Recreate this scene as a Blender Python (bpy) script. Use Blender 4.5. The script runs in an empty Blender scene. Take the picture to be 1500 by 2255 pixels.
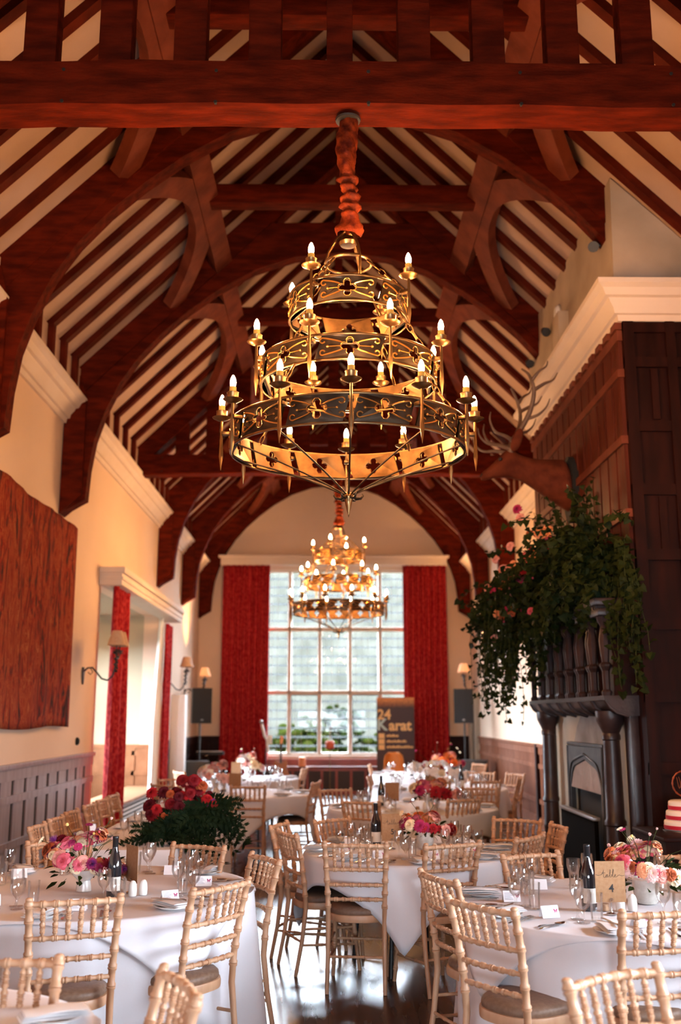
import bpy, bmesh, math, random
from mathutils import Vector, Matrix, Euler
from mathutils.geometry import tessellate_polygon
random.seed(11)
PI = math.pi
SC = bpy.context.scene
COL = SC.collection

# ------------------------------------------------------------------ camera
cam_data = bpy.data.cameras.new('camera')
cam_data.sensor_fit = 'HORIZONTAL'
cam_data.sensor_width = 24.0
cam_data.lens = 2192.0 / 1500.0 * 24.0
cam_data.clip_start = 0.05
cam_data.clip_end = 300
cam = bpy.data.objects.new('camera', cam_data)
COL.objects.link(cam)
PITCH = math.atan(449.0 / 2192.0)
YAW = 0.01118
cam.location = (0, 0, 1.70)
cam.rotation_euler = (PI / 2 + PITCH, 0, -YAW)
cam_data.dof.use_dof = True
cam_data.dof.focus_distance = 5.4
cam_data.dof.aperture_fstop = 1.7
SC.camera = cam

# ------------------------------------------------------------------ exposure, world, daylight
SC.view_settings.view_transform = 'Standard'
SC.view_settings.look = 'None'
SC.view_settings.gamma = 1.0
SC.view_settings.use_curve_mapping = False
SC.view_settings.exposure = 0.55
DAY = 64.0            # radiance of the overcast sky outside
BULB = 860.0         # radiance of a candle bulb

world = bpy.data.worlds.new('world')
SC.world = world
world.use_nodes = True
wn = world.node_tree.nodes
bg = wn['Background']
bg.inputs[0].default_value = (0.75, 0.83, 1.0, 1)
bg.inputs[1].default_value = DAY

def portal(name, loc, rot, sx, sy):
    """marks a window opening so that the sky light through it is sampled well"""
    d = bpy.data.lights.new(name, 'AREA')
    d.shape = 'RECTANGLE'
    d.size = sx; d.size_y = sy
    d.cycles.is_portal = True
    o = bpy.data.objects.new(name, d)
    o.location = loc; o.rotation_euler = rot
    COL.objects.link(o)
    return o

cy = SC.cycles
cy.max_bounces = 8
cy.diffuse_bounces = 4
cy.glossy_bounces = 3
cy.transmission_bounces = 4
cy.transparent_max_bounces = 24
cy.sample_clamp_indirect = 4.0
cy.sample_clamp_direct = 0.0
cy.caustics_reflective = False
cy.caustics_refractive = False
cy.use_denoising = True
try:
    cy.denoiser = 'OPENIMAGEDENOISE'
except Exception:
    pass
cy.use_adaptive_sampling = True
cy.adaptive_threshold = 0.02

# ------------------------------------------------------------------ room numbers
CX = 0.13                   # middle of the hall
WL, WR = -3.05, 3.31        # inner faces of the long walls
YF, YB = 23.45, -3.0        # inner faces of the far and near end walls
HW = 3.18                   # half width
RIDGE = 8.70                # plaster slope: z = RIDGE - |x - CX|
CORN0, CORN1 = 4.98, 5.28   # cornice bottom and top
CHX, CHY0, CHY1 = 2.48, 7.95, 11.6   # chimney breast
BAY0, BAY1, BAYX = 13.26, 18.35, -4.75

portal('day_portal_far', (CX, YF + 0.45, 2.96), (-PI / 2, 0, 0), 3.5, 4.3)
portal('day_portal_rear', (CX, YB - 0.35, 1.45), (PI / 2, 0, 0), 3.4, 1.1)
portal('day_portal_bay', (BAYX - 0.35, (BAY0 + BAY1) / 2, 1.93), (0, -PI / 2, 0), 2.2, 4.2)
portal('day_portal_right', (WR + 0.35, 2.9, 1.70), (0, PI / 2, 0), 1.0, 4.2)

# ------------------------------------------------------------------ mesh builder
class MB:
    def __init__(self):
        self.v = []; self.f = []
    def add(self, verts, faces):
        n = len(self.v)
        self.v.extend([tuple(p) for p in verts])
        self.f.extend([tuple(i + n for i in q) for q in faces])
        return self
    def box(self, c, s, rz=0.0, ch=0.0, rx=0.0, ry=0.0):
        hx, hy, hz = s[0] / 2, s[1] / 2, s[2] / 2
        if ch <= 0:
            V = [(-hx,-hy,-hz),(hx,-hy,-hz),(hx,hy,-hz),(-hx,hy,-hz),(-hx,-hy,hz),(hx,-hy,hz),(hx,hy,hz),(-hx,hy,hz)]
            F = [(0,3,2,1),(4,5,6,7),(0,1,5,4),(1,2,6,5),(2,3,7,6),(3,0,4,7)]
        else:
            bm = bmesh.new()
            bmesh.ops.create_cube(bm, size=1.0)
            for q in bm.verts:
                q.co = Vector((q.co.x * s[0], q.co.y * s[1], q.co.z * s[2]))
            bmesh.ops.bevel(bm, geom=bm.edges[:], offset=ch, segments=2, profile=0.5, affect='EDGES')
            bm.verts.index_update()
            V = [tuple(q.co) for q in bm.verts]
            F = [tuple(q.index for q in fc.verts) for fc in bm.faces]
            bm.free()
        if rz or rx or ry:
            M = Euler((rx, ry, rz)).to_matrix()
            V = [M @ Vector(p) for p in V]
        return self.add([(p[0] + c[0], p[1] + c[1], p[2] + c[2]) for p in V], F)
    def bb(self, x0, x1, y0, y1, z0, z1, ch=0.0):
        return self.box(((x0+x1)/2, (y0+y1)/2, (z0+z1)/2), (abs(x1-x0), abs(y1-y0), abs(z1-z0)), 0, ch)
    def beam(self, p0, p1, w, h, up=(0, 0, 1)):
        p0 = Vector(p0); p1 = Vector(p1)
        d = (p1 - p0).normalized(); up = Vector(up)
        s = d.cross(up).normalized(); u = s.cross(d).normalized()
        V = []
        for p in (p0, p1):
            for a, b in ((-1,-1),(1,-1),(1,1),(-1,1)):
                V.append(p + s * (a * w / 2) + u * (b * h / 2))
        return self.add(V, [(0,1,2,3),(7,6,5,4),(0,4,5,1),(1,5,6,2),(2,6,7,3),(3,7,4,0)])
    def tube(self, pts, rad, seg=8, caps=True, closed=False):
        pts = [Vector(p) for p in pts]
        n = len(pts)
        if not hasattr(rad, '__len__'):
            rad = [rad] * n
        V = []; prev = None
        for i, p in enumerate(pts):
            a = pts[(i - 1) % n] if (closed or i > 0) else p
            b = pts[(i + 1) % n] if (closed or i < n - 1) else p
            t = (b - a)
            t = t.normalized() if t.length > 1e-9 else Vector((0, 0, 1))
            if prev is None:
                ref = Vector((0, 0, 1)) if abs(t.z) < 0.9 else Vector((1, 0, 0))
                s = t.cross(ref).normalized()
            else:
                s = prev - t * prev.dot(t)
                s = s.normalized() if s.length > 1e-6 else t.orthogonal().normalized()
            prev = s
            u = t.cross(s)
            for k in range(seg):
                ang = 2 * PI * k / seg
                V.append(p + (s * math.cos(ang) + u * math.sin(ang)) * rad[i])
        F = []
        m = n if closed else n - 1
        for i in range(m):
            j = (i + 1) % n
            for k in range(seg):
                k2 = (k + 1) % seg
                F.append((i*seg+k, i*seg+k2, j*seg+k2, j*seg+k))
        if caps and not closed:
            F.append(tuple(range(seg - 1, -1, -1)))
            F.append(tuple((n-1)*seg + k for k in range(seg)))
        return self.add(V, F)
    def lathe(self, prof, seg=16, loc=(0, 0, 0), a0=0.0):
        V = []; F = []
        n = len(prof)
        for r, z in prof:
            for k in range(seg):
                a = a0 + 2 * PI * k / seg
                V.append((loc[0] + r * math.cos(a), loc[1] + r * math.sin(a), loc[2] + z))
        for i in range(n - 1):
            for k in range(seg):
                k2 = (k + 1) % seg
                F.append((i*seg+k, i*seg+k2, (i+1)*seg+k2, (i+1)*seg+k))
        if prof[0][0] > 1e-6: F.append(tuple(range(seg - 1, -1, -1)))
        if prof[-1][0] > 1e-6: F.append(tuple((n-1)*seg + k for k in range(seg)))
        return self.add(V, F)
    def prism(self, poly, fn, t0, t1):
        """poly: 2D points; fn(u, v, t) -> xyz; solid between t0 and t1"""
        n = len(poly)
        tris = tessellate_polygon([[Vector((p[0], p[1], 0)) for p in poly]])
        V = [fn(p[0], p[1], t0) for p in poly] + [fn(p[0], p[1], t1) for p in poly]
        F = [tuple(t) for t in tris] + [tuple(i + n for i in reversed(t)) for t in tris]
        for i in range(n):
            j = (i + 1) % n
            F.append((i, j, j + n, i + n))
        return self.add(V, F)
    def sphere(self, c, r, seg=12, rings=8, sc=(1, 1, 1)):
        prof = [(max(r * math.sin(PI * i / rings), 0.0), -r * math.cos(PI * i / rings)) for i in range(rings + 1)]
        n0 = len(self.v)
        self.lathe(prof, seg)
        for i in range(n0, len(self.v)):
            p = self.v[i]
            self.v[i] = (c[0] + p[0]*sc[0], c[1] + p[1]*sc[1], c[2] + p[2]*sc[2])
        return self
    def build(self, name, mat, parent=None, smooth=35, fixn=True):
        me = bpy.data.meshes.new(name)
        me.from_pydata(self.v, [], self.f)
        if fixn:
            bm = bmesh.new(); bm.from_mesh(me)
            bmesh.ops.remove_doubles(bm, verts=bm.verts, dist=1e-6)
            bmesh.ops.recalc_face_normals(bm, faces=bm.faces)
            bm.to_mesh(me); bm.free()
        me.validate()
        me.materials.append(mat)
        if smooth:
            me.polygons.foreach_set('use_smooth', [True] * len(me.polygons))
            if smooth < 180:
                me.set_sharp_from_angle(angle=math.radians(smooth))
        o = bpy.data.objects.new(name, me)
        COL.objects.link(o)
        if parent is not None:
            o.parent = parent
        return o

def tag(o, label, cat, group=None, kind=None):
    o['label'] = label; o['category'] = cat
    if group: o['group'] = group
    if kind: o['kind'] = kind
    return o
def struct(o, label=None):
    o['kind'] = 'structure'
    if label: o['label'] = label
    return o
def thing(name, label, cat, loc=(0, 0, 0), rz=0.0, group=None):
    o = bpy.data.objects.new(name, None)
    o.empty_display_size = 0.1
    COL.objects.link(o)
    o.location = loc; o.rotation_euler = (0, 0, rz)
    return tag(o, label, cat, group)
def copy_tree(o, parent=None):
    c = o.copy(); COL.objects.link(c)
    if parent is not None: c.parent = parent
    for ch in list(o.children):
        copy_tree(ch, c)
    return c
def dup(o, loc, rz=0.0, label=None, group=None, cat=None, sc=None):
    c = copy_tree(o)
    c.location = loc; c.rotation_euler = (0, 0, rz)
    if label: c['label'] = label
    if group: c['group'] = group
    if cat: c['category'] = cat
    if sc: c.scale = (sc, sc, sc)
    return c
def remove_tree(o):
    for ch in list(o.children): remove_tree(ch)
    bpy.data.objects.remove(o)

# ------------------------------------------------------------------ materials
def M(name, col, rough=0.6, metal=0.0, col2=None, scale=8.0, stretch=(1, 1, 1), detail=4.0, mixlo=0.35, mixhi=0.65,
      bump=0.0, bscale=None, emit=None, estr=0.0, spec=0.5, coat=0.0, trans=0.0, sheen=0.0, sss=0.0, rough2=None):
    m = bpy.data.materials.new(name); m.use_nodes = True
    nt = m.node_tree; N = nt.nodes; L = nt.links
    b = N['Principled BSDF']
    b.inputs['Base Color'].default_value = (*col, 1)
    b.inputs['Roughness'].default_value = rough
    b.inputs['Metallic'].default_value = metal
    b.inputs['Specular IOR Level'].default_value = spec
    if coat: b.inputs['Coat Weight'].default_value = coat; b.inputs['Coat Roughness'].default_value = 0.12
    if trans: b.inputs['Transmission Weight'].default_value = trans
    if sheen: b.inputs['Sheen Weight'].default_value = sheen
    if emit:
        b.inputs['Emission Color'].default_value = (*emit, 1)
        b.inputs['Emission Strength'].default_value = estr
    if col2 or bump or rough2 is not None:
        tc = N.new('ShaderNodeTexCoord'); mp = N.new('ShaderNodeMapping')
        mp.inputs['Scale'].default_value = stretch
        L.new(tc.outputs['Object'], mp.inputs['Vector'])
        nz = N.new('ShaderNodeTexNoise'); nz.inputs['Scale'].default_value = scale; nz.inputs['Detail'].default_value = detail
        L.new(mp.outputs[0], nz.inputs['Vector'])
        if col2:
            r = N.new('ShaderNodeValToRGB')
            r.color_ramp.elements[0].position = mixlo; r.color_ramp.elements[0].color = (*col, 1)
            r.color_ramp.elements[1].position = mixhi; r.color_ramp.elements[1].color = (*col2, 1)
            L.new(nz.outputs['Fac'], r.inputs[0]); L.new(r.outputs[0], b.inputs['Base Color'])
        if rough2 is not None:
            mr = N.new('ShaderNodeMapRange'); mr.inputs[1].default_value = 0.35; mr.inputs[2].default_value = 0.65
            mr.inputs[3].default_value = rough; mr.inputs[4].default_value = rough2
            L.new(nz.outputs['Fac'], mr.inputs[0]); L.new(mr.outputs[0], b.inputs['Roughness'])
        if bump:
            src = nz
            if bscale:
                src = N.new('ShaderNodeTexNoise'); src.inputs['Scale'].default_value = bscale; src.inputs['Detail'].default_value = 3
                L.new(mp.outputs[0], src.inputs['Vector'])
            bp = N.new('ShaderNodeBump'); bp.inputs['Strength'].default_value = bump; bp.inputs['Distance'].default_value = 0.02
            L.new(src.outputs['Fac'], bp.inputs['Height']); L.new(bp.outputs[0], b.inputs['Normal'])
    return m

def glass_mat(name, tint=(0.96, 0.98, 0.97), f0=0.06, gain=0.75, rough=0.03):
    """thin clear glass: see-through with a Fresnel reflection on the surface"""
    m = bpy.data.materials.new(name); m.use_nodes = True
    nt = m.node_tree; N = nt.nodes; L = nt.links
    for n in list(N): N.remove(n)
    out = N.new('ShaderNodeOutputMaterial'); mix = N.new('ShaderNodeMixShader')
    tr = N.new('ShaderNodeBsdfTransparent'); tr.inputs[0].default_value = (*tint, 1)
    gl = N.new('ShaderNodeBsdfGlossy'); gl.inputs['Roughness'].default_value = rough
    gl.inputs[0].default_value = (1, 1, 1, 1)
    lw = N.new('ShaderNodeFresnel'); lw.inputs[0].default_value = 1.5
    mr = N.new('ShaderNodeMapRange'); mr.inputs[1].default_value = 0.04; mr.inputs[2].default_value = 1.0
    mr.inputs[3].default_value = f0; mr.inputs[4].default_value = gain
    L.new(lw.outputs[0], mr.inputs[0]); L.new(mr.outputs[0], mix.inputs[0])
    L.new(tr.outputs[0], mix.inputs[1]); L.new(gl.outputs[0], mix.inputs[2]); L.new(mix.outputs[0], out.inputs[0])
    return m

m_beam = M('old_oak_timber', (0.042, 0.0046, 0.0016), 0.65, col2=(0.098, 0.0100, 0.0029), scale=3.0, stretch=(1.2, 5, 5), detail=6, bump=0.2, bscale=14, spec=0.03)
m_raft = M('rafter_oak', (0.044, 0.0055, 0.0022), 0.65, col2=(0.09, 0.0115, 0.004), scale=4.0, detail=6, bump=0.2, bscale=16, spec=0.05)
m_brace = M('brace_oak', (0.095, 0.0185, 0.009), 0.6, col2=(0.17, 0.038, 0.018), scale=4.0, detail=6, bump=0.2, bscale=14, spec=0.12)
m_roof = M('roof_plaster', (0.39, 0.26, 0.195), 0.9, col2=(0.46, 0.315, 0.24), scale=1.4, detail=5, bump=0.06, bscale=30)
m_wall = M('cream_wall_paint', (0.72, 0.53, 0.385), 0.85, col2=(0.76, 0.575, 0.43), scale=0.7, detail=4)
m_corn = M('cornice_plaster', (0.66, 0.54, 0.44), 0.7, col2=(0.70, 0.585, 0.49), scale=2.0)
m_hood = M('aged_plaster', (0.36, 0.28, 0.20), 0.9, col2=(0.48, 0.385, 0.29), scale=1.6, detail=6, bump=0.08, bscale=20)
m_floor = None
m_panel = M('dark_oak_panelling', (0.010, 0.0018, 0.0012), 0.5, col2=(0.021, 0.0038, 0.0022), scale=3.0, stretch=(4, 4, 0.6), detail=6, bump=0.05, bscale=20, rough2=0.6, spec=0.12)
m_wains = M('left_wainscot_oak', (0.19, 0.125, 0.12), 0.30, col2=(0.29, 0.21, 0.215), scale=3.0, stretch=(4, 4, 0.6), detail=6, bump=0.05, bscale=20, spec=0.6)
m_wainr = M('right_wainscot_oak', (0.15, 0.052, 0.027), 0.65, col2=(0.22, 0.085, 0.046), scale=3.0, stretch=(4, 4, 0.6), detail=6, bump=0.05, bscale=20, spec=0.06)
m_groove = M('wainscot_groove', (0.012, 0.008, 0.007), 0.8)
m_cart = M('carved_mantel_oak', (0.022, 0.012, 0.012), 0.36, col2=(0.04, 0.023, 0.023), scale=6, detail=5, bump=0.1, bscale=40, spec=0.35)
m_stone = M('fireplace_stone', (0.42, 0.35, 0.26), 0.85, col2=(0.50, 0.425, 0.325), scale=2.5, detail=5, bump=0.05)
m_mull = M('mullion_stone', (0.66, 0.59, 0.50), 0.85, col2=(0.74, 0.67, 0.58), scale=3, detail=5, bump=0.05)
m_iron = M('cast_iron', (0.03, 0.03, 0.032), 0.45, metal=0.6, col2=(0.06, 0.055, 0.055), scale=8, bump=0.1)
m_black = M('firebox_black', (0.006, 0.006, 0.006), 0.9)
m_copper = M('beaten_copper', (0.34, 0.21, 0.155), 0.34, metal=1.0, bump=0.5, bscale=9)
m_curt = M('red_damask', (0.25, 0.005, 0.010), 0.8, col2=(0.48, 0.042, 0.034), scale=24, detail=6, stretch=(1, 1, 0.7), mixlo=0.42, mixhi=0.68, bump=0.1, spec=0.08)
m_sheer = M('white_sheer', (0.86, 0.85, 0.82), 0.8)
m_lead = M('lead_came', (0.35, 0.34, 0.33), 0.5, metal=0.3)
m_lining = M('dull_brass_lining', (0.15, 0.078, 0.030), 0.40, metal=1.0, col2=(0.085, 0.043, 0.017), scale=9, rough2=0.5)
m_pane = glass_mat('window_glass', (0.97, 1.0, 0.98), 0.006, 0.5, 0.02)
m_glass = glass_mat('drinking_glass', (0.985, 0.985, 0.98), 0.045, 0.55, 0.02)
m_brass = M('aged_brass', (0.26, 0.145, 0.062), 0.28, metal=1.0, col2=(0.16, 0.088, 0.036), scale=9, rough2=0.4)
m_dkiron = M('dark_bronze_band', (0.045, 0.030, 0.020), 0.35, metal=0.9, col2=(0.08, 0.055, 0.036), scale=10, rough2=0.5)
m_gold = M('gilt_scroll', (0.55, 0.25, 0.06), 0.3, metal=0.9)
m_steel = M('polished_steel', (0.62, 0.60, 0.58), 0.18, metal=1.0)
m_sleeve = M('candle_sleeve', (0.16, 0.075, 0.018), 0.6, emit=(1.0, 0.42, 0.07), estr=0.35, spec=0.1)  # weak emission stands in for bulb light glowing through the sleeve
m_bulb = M('candle_bulb', (1, 0.9, 0.8), 0.3, emit=(1.0, 0.50, 0.19), estr=BULB)
m_bulbs = M('sconce_bulb', (1, 0.9, 0.8), 0.3, emit=(1.0, 0.50, 0.19), estr=13000.0)
m_bulboff = M('dim_candle_bulb', (0.9, 0.8, 0.65), 0.3, emit=(1.0, 0.6, 0.3), estr=0.6)
m_shroud = M('cord_velvet', (0.042, 0.0035, 0.0012), 0.6, col2=(0.20, 0.028, 0.005), scale=14, detail=4, bump=0.6, bscale=22, spec=0.1)
m_cloth = M('white_table_linen', (0.70, 0.675, 0.705), 0.8, bump=0.02, scale=120)
m_napkin = M('white_napkin', (0.78, 0.76, 0.77), 0.85, bump=0.03, scale=90)
m_china = M('white_china', (0.84, 0.82, 0.79), 0.15, coat=0.3)
m_chair = M('limed_beech', (0.42, 0.215, 0.118), 0.42, col2=(0.52, 0.30, 0.178), scale=5, stretch=(3, 3, 0.8), detail=5, spec=0.4)
m_seat = M('brown_seat_pad', (0.15, 0.082, 0.052), 0.5, col2=(0.19, 0.11, 0.072), scale=60, bump=0.1, spec=0.35)
m_kraft = M('kraft_card', (0.29, 0.15, 0.075), 0.85, col2=(0.33, 0.18, 0.095), scale=60, spec=0.1)
m_ink = M('black_ink', (0.015, 0.012, 0.012), 0.8)
m_ink2 = M('grey_print', (0.35, 0.33, 0.40), 0.8)
m_card = M('white_card', (0.84, 0.82, 0.85), 0.8)
m_bfly = M('magenta_print', (0.42, 0.03, 0.14), 0.7)
m_bottle = M('dark_bottle_glass', (0.008, 0.010, 0.014), 0.06, spec=0.7, coat=0.4)
m_label = M('paper_label', (0.72, 0.69, 0.64), 0.7)
m_cork = M('cork', (0.28, 0.15, 0.085), 0.9, col2=(0.40, 0.24, 0.14), scale=60)
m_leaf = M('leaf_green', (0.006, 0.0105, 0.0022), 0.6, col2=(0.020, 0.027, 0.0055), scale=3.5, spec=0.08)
m_leafd = M('fern_green', (0.0035, 0.0085, 0.0028), 0.6, col2=(0.009, 0.017, 0.0055), scale=12, spec=0.05)
m_leafl = M('fresh_green', (0.22, 0.28, 0.07), 0.5)
m_stem = M('stem_green', (0.035, 0.045, 0.014), 0.7, spec=0.1)
m_blackp = M('black_plastic', (0.010, 0.010, 0.011), 0.5)
m_grey = M('grey_metal', (0.30, 0.30, 0.31), 0.4, metal=0.6)
m_white = M('white_paint', (0.80, 0.79, 0.77), 0.5)
m_shade = M('lamp_shade', (0.52, 0.31, 0.17), 0.8, col2=(0.58, 0.37, 0.22), scale=20)
m_shadew = M('pale_lamp_shade', (0.82, 0.66, 0.52), 0.8)
m_fur = M('stag_fur', (0.070, 0.014, 0.007), 0.8, col2=(0.14, 0.032, 0.014), scale=7, detail=6, bump=0.25, bscale=60, spec=0.08)
m_antler = M('antler', (0.10, 0.055, 0.035), 0.5, col2=(0.17, 0.10, 0.065), scale=10, bump=0.2)
m_icing = M('cream_icing', (0.84, 0.74, 0.66), 0.5)
m_ribbon = M('red_ribbon', (0.48, 0.012, 0.035), 0.3)
m_redwood = M('red_mahogany', (0.22, 0.030, 0.022), 0.35, col2=(0.30, 0.05, 0.035), scale=4)
m_grille = M('dark_grille', (0.025, 0.014, 0.016), 0.6)
m_orange = M('orange_wicker', (0.75, 0.28, 0.07), 0.5)
m_wax = M('orange_candle', (0.85, 0.33, 0.14), 0.5)
m_grassm = M('lawn', (0.014, 0.016, 0.009), 0.9, col2=(0.02, 0.023, 0.014), scale=2)
m_bush = M('bush_green', (0.0030, 0.0048, 0.0007), 0.9, col2=(0.0082, 0.0098, 0.0018), scale=3.0, detail=6, spec=0.0)
m_treeg = M('hedge_green', (0.0185, 0.0182, 0.0145), 0.9, col2=(0.0260, 0.0252, 0.0205), scale=1.6, detail=8, spec=0.0)

def glare_strip_material():  # translucent strips standing in for bright sky glare on the leaded glass
    m = bpy.data.materials.new('pale_glare_strip'); m.use_nodes = True
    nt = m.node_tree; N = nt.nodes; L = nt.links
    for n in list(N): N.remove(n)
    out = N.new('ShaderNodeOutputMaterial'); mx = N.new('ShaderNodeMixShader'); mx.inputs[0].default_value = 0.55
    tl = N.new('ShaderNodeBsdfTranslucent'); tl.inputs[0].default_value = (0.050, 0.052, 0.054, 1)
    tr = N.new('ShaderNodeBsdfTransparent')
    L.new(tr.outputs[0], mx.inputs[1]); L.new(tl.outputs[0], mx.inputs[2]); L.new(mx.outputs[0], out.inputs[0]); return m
m_glare = glare_strip_material()
m_bushd = M('dark_bush_green', (0.0012, 0.0024, 0.0005), 0.9, col2=(0.0040, 0.0058, 0.0013), scale=3.0, detail=6, spec=0.0)

def shade_material():
    m = bpy.data.materials.new('lit_lamp_shade'); m.use_nodes = True
    nt = m.node_tree; N = nt.nodes; L = nt.links
    for n in list(N): N.remove(n)
    out = N.new('ShaderNodeOutputMaterial'); mx = N.new('ShaderNodeMixShader'); mx.inputs[0].default_value = 0.5
    tl = N.new('ShaderNodeBsdfTranslucent'); tl.inputs[0].default_value = (0.80, 0.66, 0.52, 1)
    df = N.new('ShaderNodeBsdfDiffuse'); df.inputs[0].default_value = (0.85, 0.74, 0.62, 1)
    L.new(df.outputs[0], mx.inputs[1]); L.new(tl.outputs[0], mx.inputs[2]); L.new(mx.outputs[0], out.inputs[0]); return m
m_shadew = shade_material()
# ------------------------------------------------------------------ floor
def floor_material():
    m = bpy.data.materials.new('polished_dark_boards'); m.use_nodes = True
    nt = m.node_tree; N = nt.nodes; L = nt.links; b = N['Principled BSDF']
    tc = N.new('ShaderNodeTexCoord'); mp = N.new('ShaderNodeMapping')
    mp.inputs['Rotation'].default_value = (0, 0, PI / 2)
    L.new(tc.outputs['Object'], mp.inputs['Vector'])
    br = N.new('ShaderNodeTexBrick')
    br.inputs['Scale'].default_value = 1.0; br.inputs['Brick Width'].default_value = 2.4
    br.inputs['Row Height'].default_value = 0.13; br.inputs['Mortar Size'].default_value = 0.003
    br.inputs['Color1'].default_value = (0.060, 0.022, 0.012, 1); br.inputs['Color2'].default_value = (0.10, 0.042, 0.024, 1)
    br.inputs['Mortar'].default_value = (0.008, 0.004, 0.003, 1)
    L.new(mp.outputs[0], br.inputs['Vector'])
    nz = N.new('ShaderNodeTexNoise'); nz.inputs['Scale'].default_value = 2.2; nz.inputs['Detail'].default_value = 6
    mp2 = N.new('ShaderNodeMapping'); mp2.inputs['Scale'].default_value = (6, 0.7, 1)
    L.new(tc.outputs['Object'], mp2.inputs['Vector']); L.new(mp2.outputs[0], nz.inputs['Vector'])
    mx = N.new('ShaderNodeMixRGB'); mx.blend_type = 'MULTIPLY'; mx.inputs[0].default_value = 0.5
    L.new(br.outputs['Color'], mx.inputs[1]); L.new(nz.outputs['Fac'], mx.inputs[2])
    L.new(mx.outputs[0], b.inputs['Base Color'])
    mr = N.new('ShaderNodeMapRange'); mr.inputs[3].default_value = 0.16; mr.inputs[4].default_value = 0.36
    L.new(nz.outputs['Fac'], mr.inputs[0]); L.new(mr.outputs[0], b.inputs['Roughness'])
    bp = N.new('ShaderNodeBump'); bp.inputs['Strength'].default_value = 0.15; bp.inputs['Distance'].default_value = 0.004
    L.new(nz.outputs['Fac'], bp.inputs['Height']); L.new(bp.outputs[0], b.inputs['Normal'])
    b.inputs['Specular IOR Level'].default_value = 0.6
    return m
m_floor = floor_material()
mb = MB(); mb.bb(BAYX - 0.4, WR + 0.4, YB - 0.4, YF + 0.4, -0.12, 0.0)
struct(mb.build('floor', m_floor))

# ------------------------------------------------------------------ walls
T = 0.35
EAVE = RIDGE - HW + 0.02
# left wall with the bay opening
mb = MB()
mb.bb(WL - T, WL, YB - T, BAY0, 0, EAVE)
mb.bb(WL - T, WL, BAY1, YF + T, 0, EAVE)
mb.bb(WL - T, WL, BAY0, BAY1, 3.50, EAVE)
struct(mb.build('wall_left', m_wall, smooth=0))
# bay recess
mb = MB()
mb.bb(BAYX - T, WL - T, BAY1, BAY1 + T, 0, 3.75)
mb.bb(BAYX - T, WL - T, BAY0 - T, BAY0, 0, 3.75)
mb.bb(BAYX - T, WL - T, BAY0, BAY1, 3.50, 3.75)
mb.bb(BAYX - T, BAYX, BAY0, BAY1, 0, 0.75)
mb.bb(BAYX - T, BAYX, BAY0, BAY1, 2.90, 3.5)
mb.bb(BAYX - T, BAYX, BAY0, BAY0 + 0.4, 0.75, 2.90)
mb.bb(BAYX - T, BAYX, BAY1 - 0.4, BAY1, 0.75, 2.90)
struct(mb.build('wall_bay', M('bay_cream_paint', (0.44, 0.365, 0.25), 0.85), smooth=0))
# right wall with an added unseen window near the camera
RW0, RW1, RWZ0, RWZ1 = 0.8, 5.0, 1.2, 2.2
mb = MB()
mb.bb(WR, WR + T, YB - T, RW0, 0, EAVE)
mb.bb(WR, WR + T, RW1, YF + T, 0, EAVE)
mb.bb(WR, WR + T, RW0, RW1, 0, RWZ0)
mb.bb(WR, WR + T, RW0, RW1, RWZ1, EAVE)
struct(mb.build('wall_right', m_wall, smooth=0))
# end walls
def end_wall(name, y0, y1, wx0, wx1, wz0, wz1):
    mb = MB()
    mb.bb(WL, wx0, y0, y1, 0, EAVE); mb.bb(wx1, WR, y0, y1, 0, EAVE)
    mb.bb(wx0, wx1, y0, y1, 0, wz0); mb.bb(wx0, wx1, y0, y1, wz1, EAVE)
    mb.prism([(CX - HW, EAVE), (CX + HW, EAVE), (CX, RIDGE + 0.02)], lambda u, v, t: (u, t, v), y0, y1)
    return struct(mb.build(name, m_wall, smooth=0))
FW0, FW1, FWZ0, FWZ1 = -1.64, 1.90, 0.82, 5.10
end_wall('wall_far', YF, YF + T, FW0, FW1, FWZ0, FWZ1)
end_wall('wall_rear', YB - T, YB, CX - 1.7, CX + 1.7, 0.9, 2.0)

# ------------------------------------------------------------------ roof plaster
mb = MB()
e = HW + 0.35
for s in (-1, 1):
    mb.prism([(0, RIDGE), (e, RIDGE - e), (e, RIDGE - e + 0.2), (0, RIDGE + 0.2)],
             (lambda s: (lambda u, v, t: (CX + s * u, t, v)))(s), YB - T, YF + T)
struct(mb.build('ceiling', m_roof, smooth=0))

# ------------------------------------------------------------------ cornices
PROF = [(0.0, CORN0), (0.035, CORN0), (0.045, CORN0 + 0.05), (0.075, CORN0 + 0.055), (0.085, CORN0 + 0.10),
        (0.125, CORN0 + 0.145), (0.135, CORN0 + 0.17), (0.17, CORN0 + 0.18), (0.20, CORN0 + 0.235), (0.245, CORN0 + 0.26), (0.25, CORN1), (0.0, CORN1)]
mb = MB(); mb.prism(PROF, lambda u, v, t: (WL + u, t, v), YB, YF)
struct(mb.build('trim_1', m_corn, smooth=30))
mb = MB(); mb.prism(PROF, lambda u, v, t: (WR - u, t, v), CHY1, YF)
struct(mb.build('trim_2', m_corn, smooth=30))
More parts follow.
